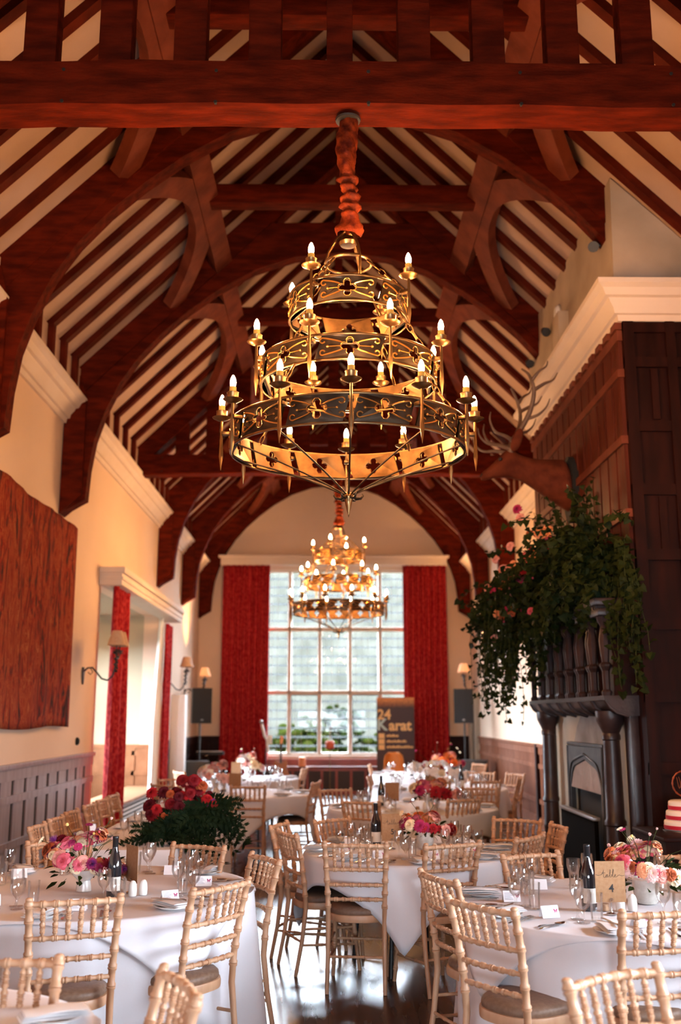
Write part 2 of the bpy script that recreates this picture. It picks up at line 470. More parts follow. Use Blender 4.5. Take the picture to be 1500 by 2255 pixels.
# cornice round the chimney breast: left face and front face with a mitred corner
def chim_corn():
    mb = MB(); n = len(PROF)
    V = []
    for (u, v) in PROF: V.append((CHX - u, CHY1, v))
    for (u, v) in PROF: V.append((CHX - u, CHY0 - u, v))
    for (u, v) in PROF: V.append((WR, CHY0 - u, v))
    F = []
    for k in range(2):
        for i in range(n):
            j = (i + 1) % n
            F.append((k*n+i, k*n+j, (k+1)*n+j, (k+1)*n+i))
    F.append(tuple(range(n))); F.append(tuple(range(2*n, 3*n)))
    mb.add(V, F)
    return struct(mb.build('trim_3', m_corn, smooth=30))
chim_corn()
mb = MB(); mb.bb(WL, WL + 0.16, YB, YF, CORN1, EAVE + 0.1)
struct(mb.build('trim_4', m_roof, smooth=0))
mb = MB(); mb.bb(WR - 0.16, WR, YB, YF, CORN1, EAVE + 0.1)
struct(mb.build('trim_5', m_roof, smooth=0))

# ------------------------------------------------------------------ rafters with their short upright feet
mb = MB()
RB = 0.068
def rafter_mesh(s):
    # polygon in (distance from the ridge line, z)
    d = RB * math.sqrt(2)
    poly = [(0.0, RIDGE), (0.0, RIDGE - d), (2.96, RIDGE - 2.96 - d), (2.96, CORN1 - 0.02), (3.06, CORN1 - 0.02), (3.06, RIDGE - 3.06)]
    mb = MB()
    mb.prism(poly, lambda u, v, t: (CX + s * u, t, v), -0.048, 0.048)
    return mb
RAFT = [None, None]
for si, s in enumerate((-1, 1)):
    RAFT[si] = struct(rafter_mesh(s).build('rafter', m_raft, smooth=0))
TR_ARCH = [8.25, 11.12, 17.6, 20.55, 23.28]
TR_TIE = [5.47, 14.65]
TR_ALL = sorted(TR_ARCH + TR_TIE)
ys = []
prev = 2.55
for t in TR_ALL:
    n = 6
    ys += [prev + (t - prev) * k / n for k in range(1, n)]
    prev = t
first = [True, True]
for y in ys:
    if y < 3.2: continue
    for si in (0, 1):
        if si == 1 and CHY0 - 0.1 < y < CHY1 + 0.1:
            pass
        if first[si]:
            o = RAFT[si]; first[si] = False
        else:
            o = RAFT[si].copy(); COL.objects.link(o)
        o.location = (0, y, 0)
        o['group'] = 'common rafters of the left slope' if si == 0 else 'common rafters of the right slope'

# ------------------------------------------------------------------ trusses
def principal(y, s, w=0.22, h=0.26):
    d = h * math.sqrt(2)
    mb = MB()
    mb.prism([(0.0, RIDGE), (0.0, RIDGE - d), (3.0, RIDGE - 3.0 - d), (3.08, RIDGE - 3.08 - 0.1), (3.08, RIDGE - 3.08)],
             lambda u, v, t: (CX + s * u, t, v), y - w / 2, y + w / 2)
    return struct(mb.build('principal_rafter', m_beam, smooth=0))
INNER = [(2.90, 4.10), (2.88, 4.45), (2.83, 4.80), (2.73, 5.12), (2.57, 5.48), (2.36, 5.80), (2.10, 6.10), (1.80, 6.38), (1.45, 6.65), (1.03, 6.90), (0.55, 7.07), (0.0, 7.13)]
def arch_brace(y, s, w=0.17):
    outer = [(0.0, 7.52), (1.0, 7.50), (1.20, RIDGE - 1.20 - 0.3), (2.9, RIDGE - 2.9 - 0.3), (3.16, 5.25), (3.16, 3.95)]
    poly = INNER + outer
    mb = MB(); mb.prism(poly, lambda u, v, t: (CX + s * u, t, v), y - w / 2, y + w / 2)
    return struct(mb.build('arched_brace', m_beam, smooth=0), 'curved arch timber of a roof truss meeting the wall')
def wall_post(y, s, w=0.24):
    poly = [(2.93, 4.14), (2.93, 5.25), (3.0, 5.55), (3.17, 5.55), (3.17, 3.93)]
    mb = MB(); mb.prism(poly, lambda u, v, t: (CX + s * u, t, v), y - w / 2 - 0.02, y + w / 2)
    return struct(mb.build('wall_post', m_beam, smooth=0))
for y in TR_ARCH:
    for s in (-1, 1):
        if s == 1 and CHY0 < y < CHY1:
            principal(y, s)
            arch_brace(y, s); continue
        principal(y, s); arch_brace(y, s); wall_post(y, s)
def tie_truss(y, zb=5.235, h=0.30, w=0.25):
    n = 24; cam_ = 0.045
    mb = MB(); V = []; F = []
    for i in range(n + 1):
        u = -3.10 + 6.2 * i / n
        c = cam_ * (1 - (u / 3.1) ** 2)
        wob = 0.006 * math.sin(i * 1.7 + y)
        for (dy, z) in ((-w/2, zb+c+wob+0.012), (-w/2+0.02, zb+c+wob), (w/2-0.02, zb+c+wob), (w/2, zb+c+wob+0.012), (w/2, zb+h+c-wob), (-w/2, zb+h+c-wob)):
            V.append((CX + u, y + dy, z))
    for i in range(n):
        for k in range(6):
            k2 = (k + 1) % 6
            F.append((i*6+k, i*6+k2, (i+1)*6+k2, (i+1)*6+k))
    F.append((0,1,2,3,4,5)); F.append(tuple(n*6+k for k in range(5, -1, -1)))
    mb.add(V, F)
    tb = struct(mb.build('tie_beam', m_beam, smooth=0), 'heavy dark oak tie beam spanning the hall')
    pg = MB()
    for i in range(7):
        for u in (-2.75 + 0.458 * i * 2 + 0.1,):
            for zz in (0.06, 0.27):
                pg.tube([(CX + u, y - w/2 - 0.006, zb + zz), (CX + u, y - w/2 + 0.03, zb + zz)], 0.011, 6)
    pg.build('oak_peg', m_black, tb)
    for s in (-1, 1): principal(y, s)
    for k in range(-6, 7):
        u = 0.458 * k - 0.075
        top = RIDGE - abs(u) - 0.3
        if top < zb + h + 0.15: continue
        mb = MB(); mb.box((CX + u, y, (zb + h + top) / 2 + 0.1), (0.20 if k else 0.16, 0.13, top - zb - h + 0.2), 0, 0.008)
        struct(mb.build('stud_post', m_beam, smooth=30))
for y in TR_TIE: tie_truss(y)

# purlins, collars and curved wind braces in every bay
PD, PZ = 1.43, 6.98
for s in (-1, 1):
    seg = [2.6] + TR_ALL
    for a, b in zip(seg[:-1], seg[1:]):
        mb = MB(); mb.beam((CX + s * PD, a, PZ), (CX + s * PD, b, PZ), 0.24, 0.13, up=(s * 1.0, 0, 1.0))
        struct(mb.build('purlin', m_brace, smooth=0))
def slope_pt(dist, y, off):
    # point under the right slope at a distance from the ridge; off = depth below the plaster
    return (dist - off * 0.7071, y, RIDGE - dist - off * 0.7071)
for a, b in zip(TR_ALL[:-1], TR_ALL[1:]):
    mid = (a + b) / 2 - 0.1
    mb = MB(); mb.bb(CX - PD + 0.04, CX + PD - 0.04, mid - 0.09, mid + 0.09, 6.93, 7.14, 0.01)
    struct(mb.build('collar_beam', m_beam, smooth=30), 'short collar beam between the purlins at mid bay')
    for s in (-1, 1):
        for (ya, sg) in ((a + 0.12, 1), (b - 0.12, -1)):
            # curved board in the plane of the slope, from the truss up to the purlin at mid bay
            L = abs(mid - ya)
            path = []
            for i in range(13):
                t = i / 12
                yy = ya + sg * L * t
                dist = 1.62 + 0.50 * (1 - t) ** 2 - 0.0
                path.append((dist, yy))
            V = []; F = []
            for (d0, yy) in path:
                wd = 0.115
                # normal in plane
                for dd, off in ((-wd, 0.13), (wd, 0.13), (wd, 0.25), (-wd, 0.25)):
                    t = (yy - ya) / (sg * L)
                    nx, ny = 1.0 * (0.45 + 0.55 * t), sg * 0.85 * (1 - t)
                    p = slope_pt(d0 + dd * nx, yy + dd * ny, off)
                    V.append((CX + s * p[0], p[1], p[2]))
            n = len(path)
            for i in range(n - 1):
                for k in range(4):
                    F.append((i*4+k, i*4+(k+1)%4, (i+1)*4+(k+1)%4, (i+1)*4+k))
            F.append((0,1,2,3)); F.append(tuple((n-1)*4+k for k in (3,2,1,0)))
            mb = MB(); mb.add(V, F)
            struct(mb.build('wind_brace', m_brace, smooth=40))
mb = MB(); mb.bb(CX - 0.06, CX + 0.06, 2.6, YF, RIDGE - 0.22, RIDGE - 0.02)
struct(mb.build('ridge_beam', m_beam, smooth=0))

# ------------------------------------------------------------------ wainscots (setting)
def wainscot(name, x, s, y0, y1, top, mat, pitch, rails, bw=0.8):
    """boards and rails against a wall whose inner face is x; s = direction into the room"""
    mb = MB(); mb.bb(x, x + s * 0.008, y0, y1, 0, top - 0.02)
    back = mb.build(name, m_groove, smooth=0); struct(back)
    mb = MB()
    n = max(1, round((y1 - y0) / pitch)); p = (y1 - y0) / n
    for i in range(n):
        c = y0 + p * (i + 0.5)
        mb.bb(x + s*0.008, x + s * 0.019, c - p * bw / 2, c + p * bw / 2, 0.1, top - 0.12)
    mb.bb(x + s*0.012, x + s * 0.035, y0, y1, top - 0.14, top - 0.02)
    for z in rails:
        mb.bb(x + s*0.012, x + s * 0.042, y0, y1, z - 0.035, z + 0.035)
    mb.bb(x, x + s * 0.045, y0, y1, 0, 0.16)
    mb.build('panelling', mat, back, smooth=0)
    mb = MB(); mb.bb(x, x + s * 0.06, y0, y1, top - 0.03, top + 0.015, 0.008)
    mb.build('dado_rail', mat, back, smooth=30)
    return back
wainscot('baseboard_left', WL, 1, YB, BAY0 - 0.12, 1.235, m_wains, 0.40, (0.92, 0.50), 0.76)
wainscot('baseboard_left_far', WL, 1, BAY1 + 0.15, YF, 1.235, m_panel, 0.30, (0.86, 0.47), 0.84)
wainscot('baseboard_right', WR, -1, CHY1 + 0.02, 16.0, 1.25, m_wainr, 0.19, (0.93, 0.40), 0.76)
wainscot('baseboard_right_far', WR, -1, 16.12, 22.3, 1.25, m_wainr, 0.19, (0.93, 0.40), 0.76)
mb = MB(); mb.bb(WR - 0.07, WR, 16.0, 16.12, 0, 1.27)
struct(mb.build('trim_6', m_panel, smooth=0))
# end wall dado
for (x0, x1) in ((WL, -2.35), (2.35, WR)):
    mb = MB(); mb.bb(x0, x1, YF - 0.03, YF, 0, 1.24); mb.bb(x0, x1, YF - 0.06, YF, 1.2, 1.25)
    k = x0 + 0.1
    while k < x1 - 0.2:
        mb.bb(k, k + 0.2, YF - 0.045, YF, 0.2, 1.1); k += 0.26
    struct(mb.build('baseboard_far', m_panel, smooth=0))
# bay side wall dado: a warm framed panel
mb = MB(); y = BAY1
mb.bb(BAYX, WL - 0.02, y - 0.025, y, 0, 1.18); mb.bb(BAYX, WL - 0.02, y - 0.05, y, 1.14, 1.2)
for z in (0.10, 0.70, 1.05): mb.bb(BAYX, WL - 0.02, y - 0.04, y, z - 0.04, z + 0.04)
x = BAYX + 0.05
while x < WL: mb.bb(x - 0.03, x + 0.03, y - 0.04, y, 0, 1.15); x += 0.40
struct(mb.build('baseboard_bay', M('bay_oak', (0.20, 0.075, 0.03), 0.5, col2=(0.27, 0.11, 0.048), scale=4, spec=0.2), smooth=0))

# ------------------------------------------------------------------ chimney breast
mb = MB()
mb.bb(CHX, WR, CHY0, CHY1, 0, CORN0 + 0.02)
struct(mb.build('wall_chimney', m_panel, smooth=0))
# plaster hood above the cornice, rising to the slope
mb = MB()
zt = RIDGE - (CHX - 0.02 - CX) - 0.03
mb.prism([(CHX - 0.04, CORN1 - 0.03), (CHX - 0.02, zt), (WR, RIDGE - HW), (WR, CORN1 - 0.03)], lambda u, v, t: (u, t, v), CHY0 + 0.02, CHY1)
struct(mb.build('wall_hood', m_hood, smooth=0))
# vertical boards and rails on the left-facing side
mb = MB()
n = 14; p = (CHY1 - CHY0) / n
for i in range(n):
    c = CHY0 + p * (i + 0.5)
    mb.bb(CHX - 0.03, CHX, c - p * 0.41, c + p * 0.41, 2.4, CORN0 - 0.02)
struct(mb.build('panelling_side', M('chimney_board_oak', (0.055, 0.011, 0.006), 0.4, col2=(0.10, 0.022, 0.012), scale=3.0, stretch=(4, 4, 0.6), detail=6, rough2=0.55, spec=0.08), smooth=0))
mb = MB()
for z in (2.72, 3.33, 3.95, 4.53): mb.bb(CHX - 0.055, CHX, CHY0, CHY1, z - 0.035, z + 0.035)
yy = CHY0
while yy < CHY1 - 0.1:
    mb.bb(CHX - 0.06, CHX, yy, yy + 0.13, CORN0 - 0.06, CORN0 + 0.0); yy += 0.25
mb.bb(CHX - 0.045, CHX, CHY0, CHY1, CORN0 - 0.16, CORN0 - 0.07)
struct(mb.build('panelling_rails', M('chimney_rail_oak', (0.11, 0.025, 0.013), 0.4, col2=(0.17, 0.045, 0.024), scale=4, spec=0.12), smooth=0))
# square panelling on the face towards the camera
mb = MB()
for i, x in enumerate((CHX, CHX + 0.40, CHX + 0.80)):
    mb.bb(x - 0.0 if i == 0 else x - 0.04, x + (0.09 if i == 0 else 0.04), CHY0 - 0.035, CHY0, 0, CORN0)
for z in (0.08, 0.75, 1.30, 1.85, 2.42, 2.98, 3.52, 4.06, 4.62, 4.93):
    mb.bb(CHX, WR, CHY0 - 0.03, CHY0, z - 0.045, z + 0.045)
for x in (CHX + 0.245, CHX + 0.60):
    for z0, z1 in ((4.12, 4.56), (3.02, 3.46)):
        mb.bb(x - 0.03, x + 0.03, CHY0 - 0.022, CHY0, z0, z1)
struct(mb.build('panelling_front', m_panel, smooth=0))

# ------------------------------------------------------------------ far window: stone mullions, leaded panes
def stone_window(name, x0, x1, z0, z1, y, cols, zrows, strips, casement=(), depth=0.24, mirror=1):
    cw = (x1 - x0) / cols; mw = 0.085
    mb = MB()
    for i in range(cols + 1): 
        x = x0 + cw * i
        mb.bb(x - mw/2, x + mw/2, y - depth/2, y + depth/2, z0, z1, 0.02)
    for z in [z0] + list(zrows) + [z1]:
        mb.bb(x0, x1, y - depth/2, y + depth/2, z - 0.05, z + 0.05, 0.02)
    mb.bb(x0 - 0.1, x1 + 0.1, y - depth/2 - 0.12, y + depth/2, z0 - 0.09, z0 - 0.01, 0.01)
    w = struct(mb.build(name, m_mull, smooth=30))
    g = MB(); g.bb(x0, x1, y + 0.010, y + 0.014, z0, z1); g.build('glass_pane', m_pane, w, smooth=0)
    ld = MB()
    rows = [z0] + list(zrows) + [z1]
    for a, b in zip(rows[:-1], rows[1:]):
        n = strips
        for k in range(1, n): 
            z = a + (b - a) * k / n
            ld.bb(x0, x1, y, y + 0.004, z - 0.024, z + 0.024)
    ld.build('glare_strip', m_glare, w, smooth=0)  # pale strips added to imitate the glare of the sky
    ld = MB()
    for i in range(cols):
        for k in range(1, 4):
            x = x0 + cw * (i + k / 5)
            ld.bb(x - 0.003, x + 0.003, y - 0.01, y - 0.004, z0, z1)
    ld.build('leading', m_lead, w, smooth=0)
    for i in casement:
        xa, xb = x0 + cw*i + mw/2, x0 + cw*(i+1) - mw/2
        za, zb = z0 + 0.05, rows[1] - 0.05
        c = MB()
        for (p0, p1) in (((xa, za), (xb, za)), ((xb, za), (xb, zb)), ((xb, zb), (xa, zb)), ((xa, zb), (xa, za))):
            c.beam((p0[0], y - 0.05, p0[1]), (p1[0], y - 0.05, p1[1]), 0.035, 0.035, up=(0, 1, 0))
        c.build('casement_frame', m_iron, w, smooth=0)
    return w
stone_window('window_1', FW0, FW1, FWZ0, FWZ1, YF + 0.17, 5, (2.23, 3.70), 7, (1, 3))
# unseen windows, rear and an added right one, sized for the daylight let in
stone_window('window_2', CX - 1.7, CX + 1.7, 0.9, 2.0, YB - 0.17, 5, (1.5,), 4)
def side_window(name, x, y0, y1, z0, z1, n, zr):
    mb = MB()
    for i in range(n + 1):
        y = y0 + (y1 - y0) * i / n
        mb.bb(x - 0.11, x + 0.11, y - 0.045, y + 0.045, z0, z1)
    for z in (z0, zr, z1): mb.bb(x - 0.11, x + 0.11, y0, y1, z - 0.05, z + 0.05)
    w = struct(mb.build(name, m_mull, smooth=0))
    g = MB(); g.bb(x + 0.01, x + 0.014, y0, y1, z0, z1); g.build('glass_pane', m_pane, w, smooth=0)
side_window('added_side_window', WR + 0.17, RW0, RW1, RWZ0, RWZ1, 5, 1.7)
side_window('window_4', BAYX - 0.17, BAY0 + 0.4, BAY1 - 0.4, 0.75, 2.90, 5, 2.0)

# far right doorway: stone jamb and dark door
mb = MB()
mb.bb(WR - 0.10, WR, 22.32, 22.50, 0, 2.05); mb.bb(WR - 0.10, WR, 23.12, 23.40, 0, 2.05); mb.bb(WR - 0.16, WR, 22.28, 23.44, 2.05, 2.22, 0.02)
d = struct(mb.build('door_1', m_stone, smooth=30))
mb = MB(); mb.bb(WR - 0.04, WR, 22.5, 23.12, 0, 2.05); mb.build('door_leaf', m_panel, d, smooth=0)

# pelmet board over the far window
mb = MB(); mb.bb(-2.55, 2.76, YF - 0.33, YF, 5.17, 5.34, 0.01); mb.bb(-2.60, 2.81, YF - 0.38, YF, 5.34, 5.40, 0.01); mb.bb(-1.5, 1.72, YF - 0.10, YF, 5.08, 5.17)
tag(mb.build('pelmet', m_corn, smooth=30), 'cream pelmet board above the tall end window and its red curtains', 'pelmet')

# ------------------------------------------------------------------ outside: lawn, hedge and trees
mb = MB(); mb.bb(-40, 40, YF + 0.6, 70, -0.35, -0.3); mb.bb(-40, BAYX - 0.7, -10, YF + 0.6, -0.35, -0.3); mb.bb(WR + 0.7, 40, -10, YF + 0.6, -0.35, -0.3)
struct(mb.build('ground_outside', m_grassm, smooth=0))
def bush(name, loc, r, h, mat, label, cat, n=16):
    mb = MB(); rr = random.Random(hash(label) % 9999)
    rr = random.Random(len(label) * 7 + int(loc[0] * 10))
    for i in range(n * 9):
        a = rr.uniform(0, 2*PI); q = r * math.sqrt(rr.random())
        z = h * (0.12 + 0.86 * rr.random() * (1 - 0.45 * (q / r) ** 2))
        mb.sphere((q*math.cos(a), q*math.sin(a), z), r * rr.uniform(0.07, 0.20), 7, 5, (1, 1, rr.uniform(0.6, 1.0)))
    mb.tube([(0, 0, 0), (0, 0, h * 0.5)], r * 0.08, 8)
    o = mb.build(name, mat, smooth=180, fixn=False)
    o.location = loc
    tag(o, label, cat)
    return o
bush('garden_bush', (-0.75, 27.2, -0.3), 0.95, 2.2, m_bush, 'yellow-green bush outside the second light of the end window', 'bush')
bush('garden_bush', (0.35, 29.4, -0.3), 0.75, 2.5, m_bushd, 'dark green rounded bush outside the middle light of the end window', 'bush')
bush('garden_bush', (1.55, 27.6, -0.3), 0.8, 1.8, m_bush, 'low pale bush outside the end window, left of the banner', 'bush')
def hedge(label, x0, x1, y0, y1, h):
    rr = random.Random(4)
    mb = MB(); V = []; F = []
    ring = []
    nx, nz = 70, 18
    for j in range(nz + 1):
        for i in range(nx + 1):
            V.append((x0 + (x1-x0)*i/nx + rr.uniform(-0.1, 0.1), y0 + rr.uniform(-0.16, 0.16), -0.3 + h*j/nz + (rr.uniform(-0.12, 0.12) if j else 0)))
    for i in range(nx + 1): V.append((x0 + (x1-x0)*i/nx, y1, -0.3 + h + rr.uniform(-0.12, 0.12)))
    for i in range(nx + 1): V.append((x0 + (x1-x0)*i/nx, y1, -0.3))
    for j in range(nz + 2):
        for i in range(nx): F.append((j*(nx+1)+i, j*(nx+1)+i+1, (j+1)*(nx+1)+i+1, (j+1)*(nx+1)+i))
    mb.add(V, F)
    o = mb.build('hedge', m_treeg, smooth=180)
    return tag(o, label, 'hedge')
hedge('tall pale hedge filling the view through the end window', -16, 16, 46, 49, 9.6)
# ------------------------------------------------------------------ tiered candle chandelier
def quatrefoil(cx, cy_, r, n=5):
    pts = []
    for q in range(4):
        a = q * PI / 2
        ox, oy = cx + r * 0.58 * math.cos(a), cy_ + r * 0.58 * math.sin(a)
        for k in range(n + 1):
            b = a - PI * 0.70 + 1.40 * PI * k / n
            pts.append((ox + r * 0.40 * math.cos(b), oy + r * 0.40 * math.sin(b)))
    return pts

def band(R, z0, z1, nseg, rot):
    """hoop of sheet metal pierced by quatrefoils"""
    th = 0.006; W = 2 * PI * R / nseg; H = z1 - z0
    mb = MB(); V2 = []; F2 = []
    nsub = 8
    outer = [(-W/2 + W*i/nsub, -H/2) for i in range(nsub)] + [(W/2 - W*i/nsub, H/2) for i in range(nsub)]
    # split in two halves so that the tessellation stays simple
    hole = quatrefoil(0, 0, H * 0.34)
    tris = tessellate_polygon([[Vector((p[0], p[1], 0)) for p in outer], [Vector((p[0], p[1], 0)) for p in hole[::-1]]])
    P2 = outer + hole[::-1]
    # hole rim is reversed for the tessellator, outer is counter-clockwise
    for s in range(nseg):
        a0 = rot + 2 * PI * s / nseg
        for side, rr in ((0, R), (1, R - th)):
            V = []
            for (u, v) in P2:
                a = a0 + u / R
                V.append((rr * math.cos(a), rr * math.sin(a), (z0 + z1) / 2 + v))
            mb.add(V, [tuple(t) if side == 0 else tuple(reversed(t)) for t in tris])
        no = len(outer); nh = len(hole)
        V = []
        for rr in (R, R - th):
            for (u, v) in P2:
                a = a0 + u / R
                V.append((rr * math.cos(a), rr * math.sin(a), (z0 + z1) / 2 + v))
        F = [(no + i, no + (i + 1) % nh, no + (i + 1) % nh + no + nh, no + i + no + nh) for i in range(nh)]
        mb.add(V, F)
    return mb

def scroll_panel(R, z0, z1, nseg):
    """one panel of gilt scrolls, centred on angle 0"""
    mb = MB(); W = 2 * PI * R / nseg; H = z1 - z0; zc = (z0 + z1) / 2
    for su in (-1, 1):
        for sv in (-1, 1):
            pts = []
            for i in range(9):
                t = i / 8
                pts.append((su * W * (0.10 + 0.27 * t), sv * H * (0.12 + 0.22 * t ** 0.7)))
            for i in range(1, 8):
                b = PI / 2 - i * PI * 1.35 / 7
                pts.append((su * (W * 0.37 + H * 0.10 * math.cos(b)), sv * (H * 0.24 + H * 0.10 * math.sin(b))))
            mb.tube([((R + 0.004) * math.cos(u / R), (R + 0.004) * math.sin(u / R), zc + v) for u, v in pts], 0.0046, 5)
        u = su * W * 0.30
        mb.tube([((R + 0.004) * math.cos(q / R), (R + 0.004) * math.sin(q / R), zc) for q in (su * W * 0.12, u)], 0.0030, 4)
        mb.sphere(((R + 0.003) * math.cos(u / R), (R + 0.003) * math.sin(u / R), zc), 0.008, 8, 5)
    mb.tube([((R + 0.004) * math.cos(u / R), (R + 0.004) * math.sin(u / R), zc + v) for u, v in quatrefoil(0, 0, H * 0.36)], 0.0018, 4, closed=True)
    return mb

def candle_arm_mesh():
    # axis through x = 0, the ring wall is at x = -0.055; z = 0 is the drip dish
    mb = MB()
    mb.tube([(0, 0, 0), (0, 0, -0.10), (0, 0, -0.17), (0, 0, -0.22), (0, 0, -0.30)], [0.008, 0.008, 0.011, 0.013, 0.001], 6)
    mb.tube([(0, 0, -0.075), (-0.05, 0, -0.085)], 0.008, 6)
    mb.box((-0.028, 0, -0.085), (0.05, 0.03, 0.02), 0, 0.003)
    return mb
def dish_mesh():
    mb = MB()
    mb.lathe([(0.0, -0.012), (0.014, -0.012), (0.030, -0.006), (0.052, 0.006), (0.055, 0.010), (0.050, 0.010), (0.030, 0.002), (0.0, 0.0)], 20)
    return mb
def cup_mesh():
    mb = MB(); mb.lathe([(0.030, 0.0), (0.031, 0.006), (0.031, 0.045), (0.033, 0.048), (0.028, 0.048), (0.028, 0.03), (0, 0.03)], 18)
    return mb
def sleeve_mesh():
    mb = MB(); mb.lathe([(0.0185, 0.03), (0.0185, 0.078), (0.0165, 0.080), (0, 0.080)], 14)
    return mb
def bulb_mesh():
    mb = MB(); mb.lathe([(0.012, 0.078), (0.0155, 0.090), (0.017, 0.102), (0.0155, 0.116), (0.011, 0.130), (0.006, 0.141), (0.0, 0.147)], 10)
    return mb

def make_chandelier(label):
    root = thing('candle_chandelier', label, 'chandelier', (0, 0, 0), 0, 'tiered candle chandeliers')
    # z measured from 3.20 (bottom of the widest hoop)
    tiers = [(0.672, 0.0, 0.157, 12, 12, -PI / 2), (0.505, 0.395, 0.537, 8, 8, -PI / 2 + 0.39), (0.345, 0.790, 0.938, 6, 4, -PI / 2 - 0.56)]
    arm0 = dish0 = None
    for (R, z0, z1, nseg, nc, rot) in tiers:
        b = band(R, z0, z1, nseg, rot + PI / nseg).build('pierced_hoop', m_dkiron, root, smooth=30)
        sp = scroll_panel(R, z0, z1, nseg).build('scrollwork', m_gold, b, smooth=60)
        for k in range(nseg):
            o = sp if k == 0 else sp.copy()
            if k: COL.objects.link(o); o.parent = b
            o.rotation_euler = (0, 0, rot + PI / nseg + 2 * PI * k / nseg)
        # brass rims, top and bottom
        rim = MB()
        for z in (z0, z1):
            rim.tube([(R * math.cos(2*PI*i/48), R * math.sin(2*PI*i/48), z) for i in range(48)], 0.007, 6, closed=True)
        rim.build('rim', m_brass, b, smooth=60)
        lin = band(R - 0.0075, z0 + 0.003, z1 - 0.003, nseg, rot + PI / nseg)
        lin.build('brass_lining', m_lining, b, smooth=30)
        for k in range(nc):
            a = rot + 2 * PI * k / nc
            loc = ((R + 0.055) * math.cos(a), (R + 0.055) * math.sin(a), z1 + 0.045)
            if arm0 is None:
                arm0 = candle_arm_mesh().build('candle_arm', m_brass, root, smooth=50)
                dish_mesh().build('drip_dish', m_brass, arm0, smooth=50)
                cup_mesh().build('cup', m_brass, arm0, smooth=40)
                sleeve_mesh().build('candle_sleeve', m_sleeve, arm0, smooth=40)
                bulb_mesh().build('bulb', m_bulb, arm0, smooth=60)
                o = arm0
            else:
                o = copy_tree(arm0, root)
            o.location = loc; o.rotation_euler = (0, 0, a)
    # chains between the tiers
    def chain(p0, p1):
        p0 = Vector(p0); p1 = Vector(p1); d = p1 - p0; L = d.length; n = max(3, int(L / 0.055)); t = d.normalized()
        s = t.cross(Vector((0, 0, 1))).normalized(); u = s.cross(t)
        mb = MB()
        for i in range(n):
            c = p0 + d * ((i + 0.5) / n); w = s if i % 2 else u
            if i % 3 == 1:
                mb.tube([c - t * L / n * 0.55, c + t * L / n * 0.55], 0.008, 6)
                continue
            mb.tube([c + t * (L / n * 0.60 * math.cos(2*PI*k/10)) + w * (0.014 * math.sin(2*PI*k/10)) for k in range(10)], 0.0038, 5, closed=True)
        mb.build('chain', m_brass, root, smooth=60)
    for k in range(4):
        a = -PI / 2 + PI / 4 + k * PI / 2 + 0.15
        ca, sa = math.cos(a), math.sin(a)
        chain((0.665*ca, 0.665*sa, 0.155), (0.50*ca, 0.50*sa, 0.40))
        chain((0.50*ca, 0.50*sa, 0.535), (0.34*ca, 0.34*sa, 0.795))
        chain((0.34*ca, 0.34*sa, 0.938), (0.14*ca, 0.14*sa, 1.14))
    # crown ring and its three bowed straps
    mb = MB(); mb.tube([(0.135*math.cos(2*PI*i/32), 0.135*math.sin(2*PI*i/32), 1.155) for i in range(32)], 0.010, 6, closed=True)
    mb.tube([(0.12*math.cos(2*PI*i/32), 0.12*math.sin(2*PI*i/32), 1.04) for i in range(32)], 0.006, 6, closed=True)
    cr = mb.build('crown_ring', m_brass, root, smooth=60)
    for k in range(3):
        a = -PI/2 + 0.5 + k * 2*PI/3
        mb = MB()
        mb.tube([(0.135*math.cos(a), 0.135*math.sin(a), 1.04), (0.137*math.cos(a), 0.137*math.sin(a), 1.155), (0.115*math.cos(a), 0.115*math.sin(a), 1.23), (0.07*math.cos(a), 0.07*math.sin(a), 1.31), (0.02*math.cos(a), 0.02*math.sin(a), 1.36)], 0.009, 6)
        mb.build('strap', m_brass, cr, smooth=60)
    mb = MB(); mb.lathe([(0, 1.265), (0.045, 1.27), (0.055, 1.29), (0.04, 1.32), (0.0, 1.33)], 20)
    mb.build('ceiling_cup', m_brass, root, smooth=50)
    # cage rods under the widest hoop, gathered in a clawed finial
    rod0 = None
    for k in range(10):
        a = -PI / 2 + 2 * PI * k / 10
        mb = MB()
        pts = []
        for i in range(12):
            t = i / 11
            r = 0.668 * (1 - t) ** 1.0 * (1 - 0.0 * t) + 0.018 * t + 0.05 * math.sin(PI * t) * (1 - t)
            z = 0.005 - 0.245 * (t ** 1.35)
            pts.append((r, 0, z))
        if rod0 is None:
            mb.tube(pts, 0.0055, 5); rod0 = mb.build('cage_rod', m_dkiron, root, smooth=60); o = rod0
        else:
            o = rod0.copy(); COL.objects.link(o); o.parent = root
        o.rotation_euler = (0, 0, a)
    mb = MB(); mb.lathe([(0.0, -0.37), (0.004, -0.355), (0.020, -0.285), (0.022, -0.27), (0.030, -0.255), (0.030, -0.24), (0.018, -0.225), (0.0, -0.222)], 12)
    fin = mb.build('finial', m_brass, root, smooth=40)
    mb = MB()
    for k in range(6):
        a = 2 * PI * k / 6
        mb.tube([((0.015 + r) * math.cos(a), (0.015 + r) * math.sin(a), z) for r, z in ((0, -0.245), (0.03, -0.262), (0.055, -0.260), (0.068, -0.244), (0.062, -0.232))], [0.010, 0.010, 0.008, 0.006, 0.002], 6)
    mb.build('claw', m_dkiron, fin, smooth=60)
    # gathered velvet sleeve round the cord
    mb = MB(); V = []; F = []; seg = 20; n = 64
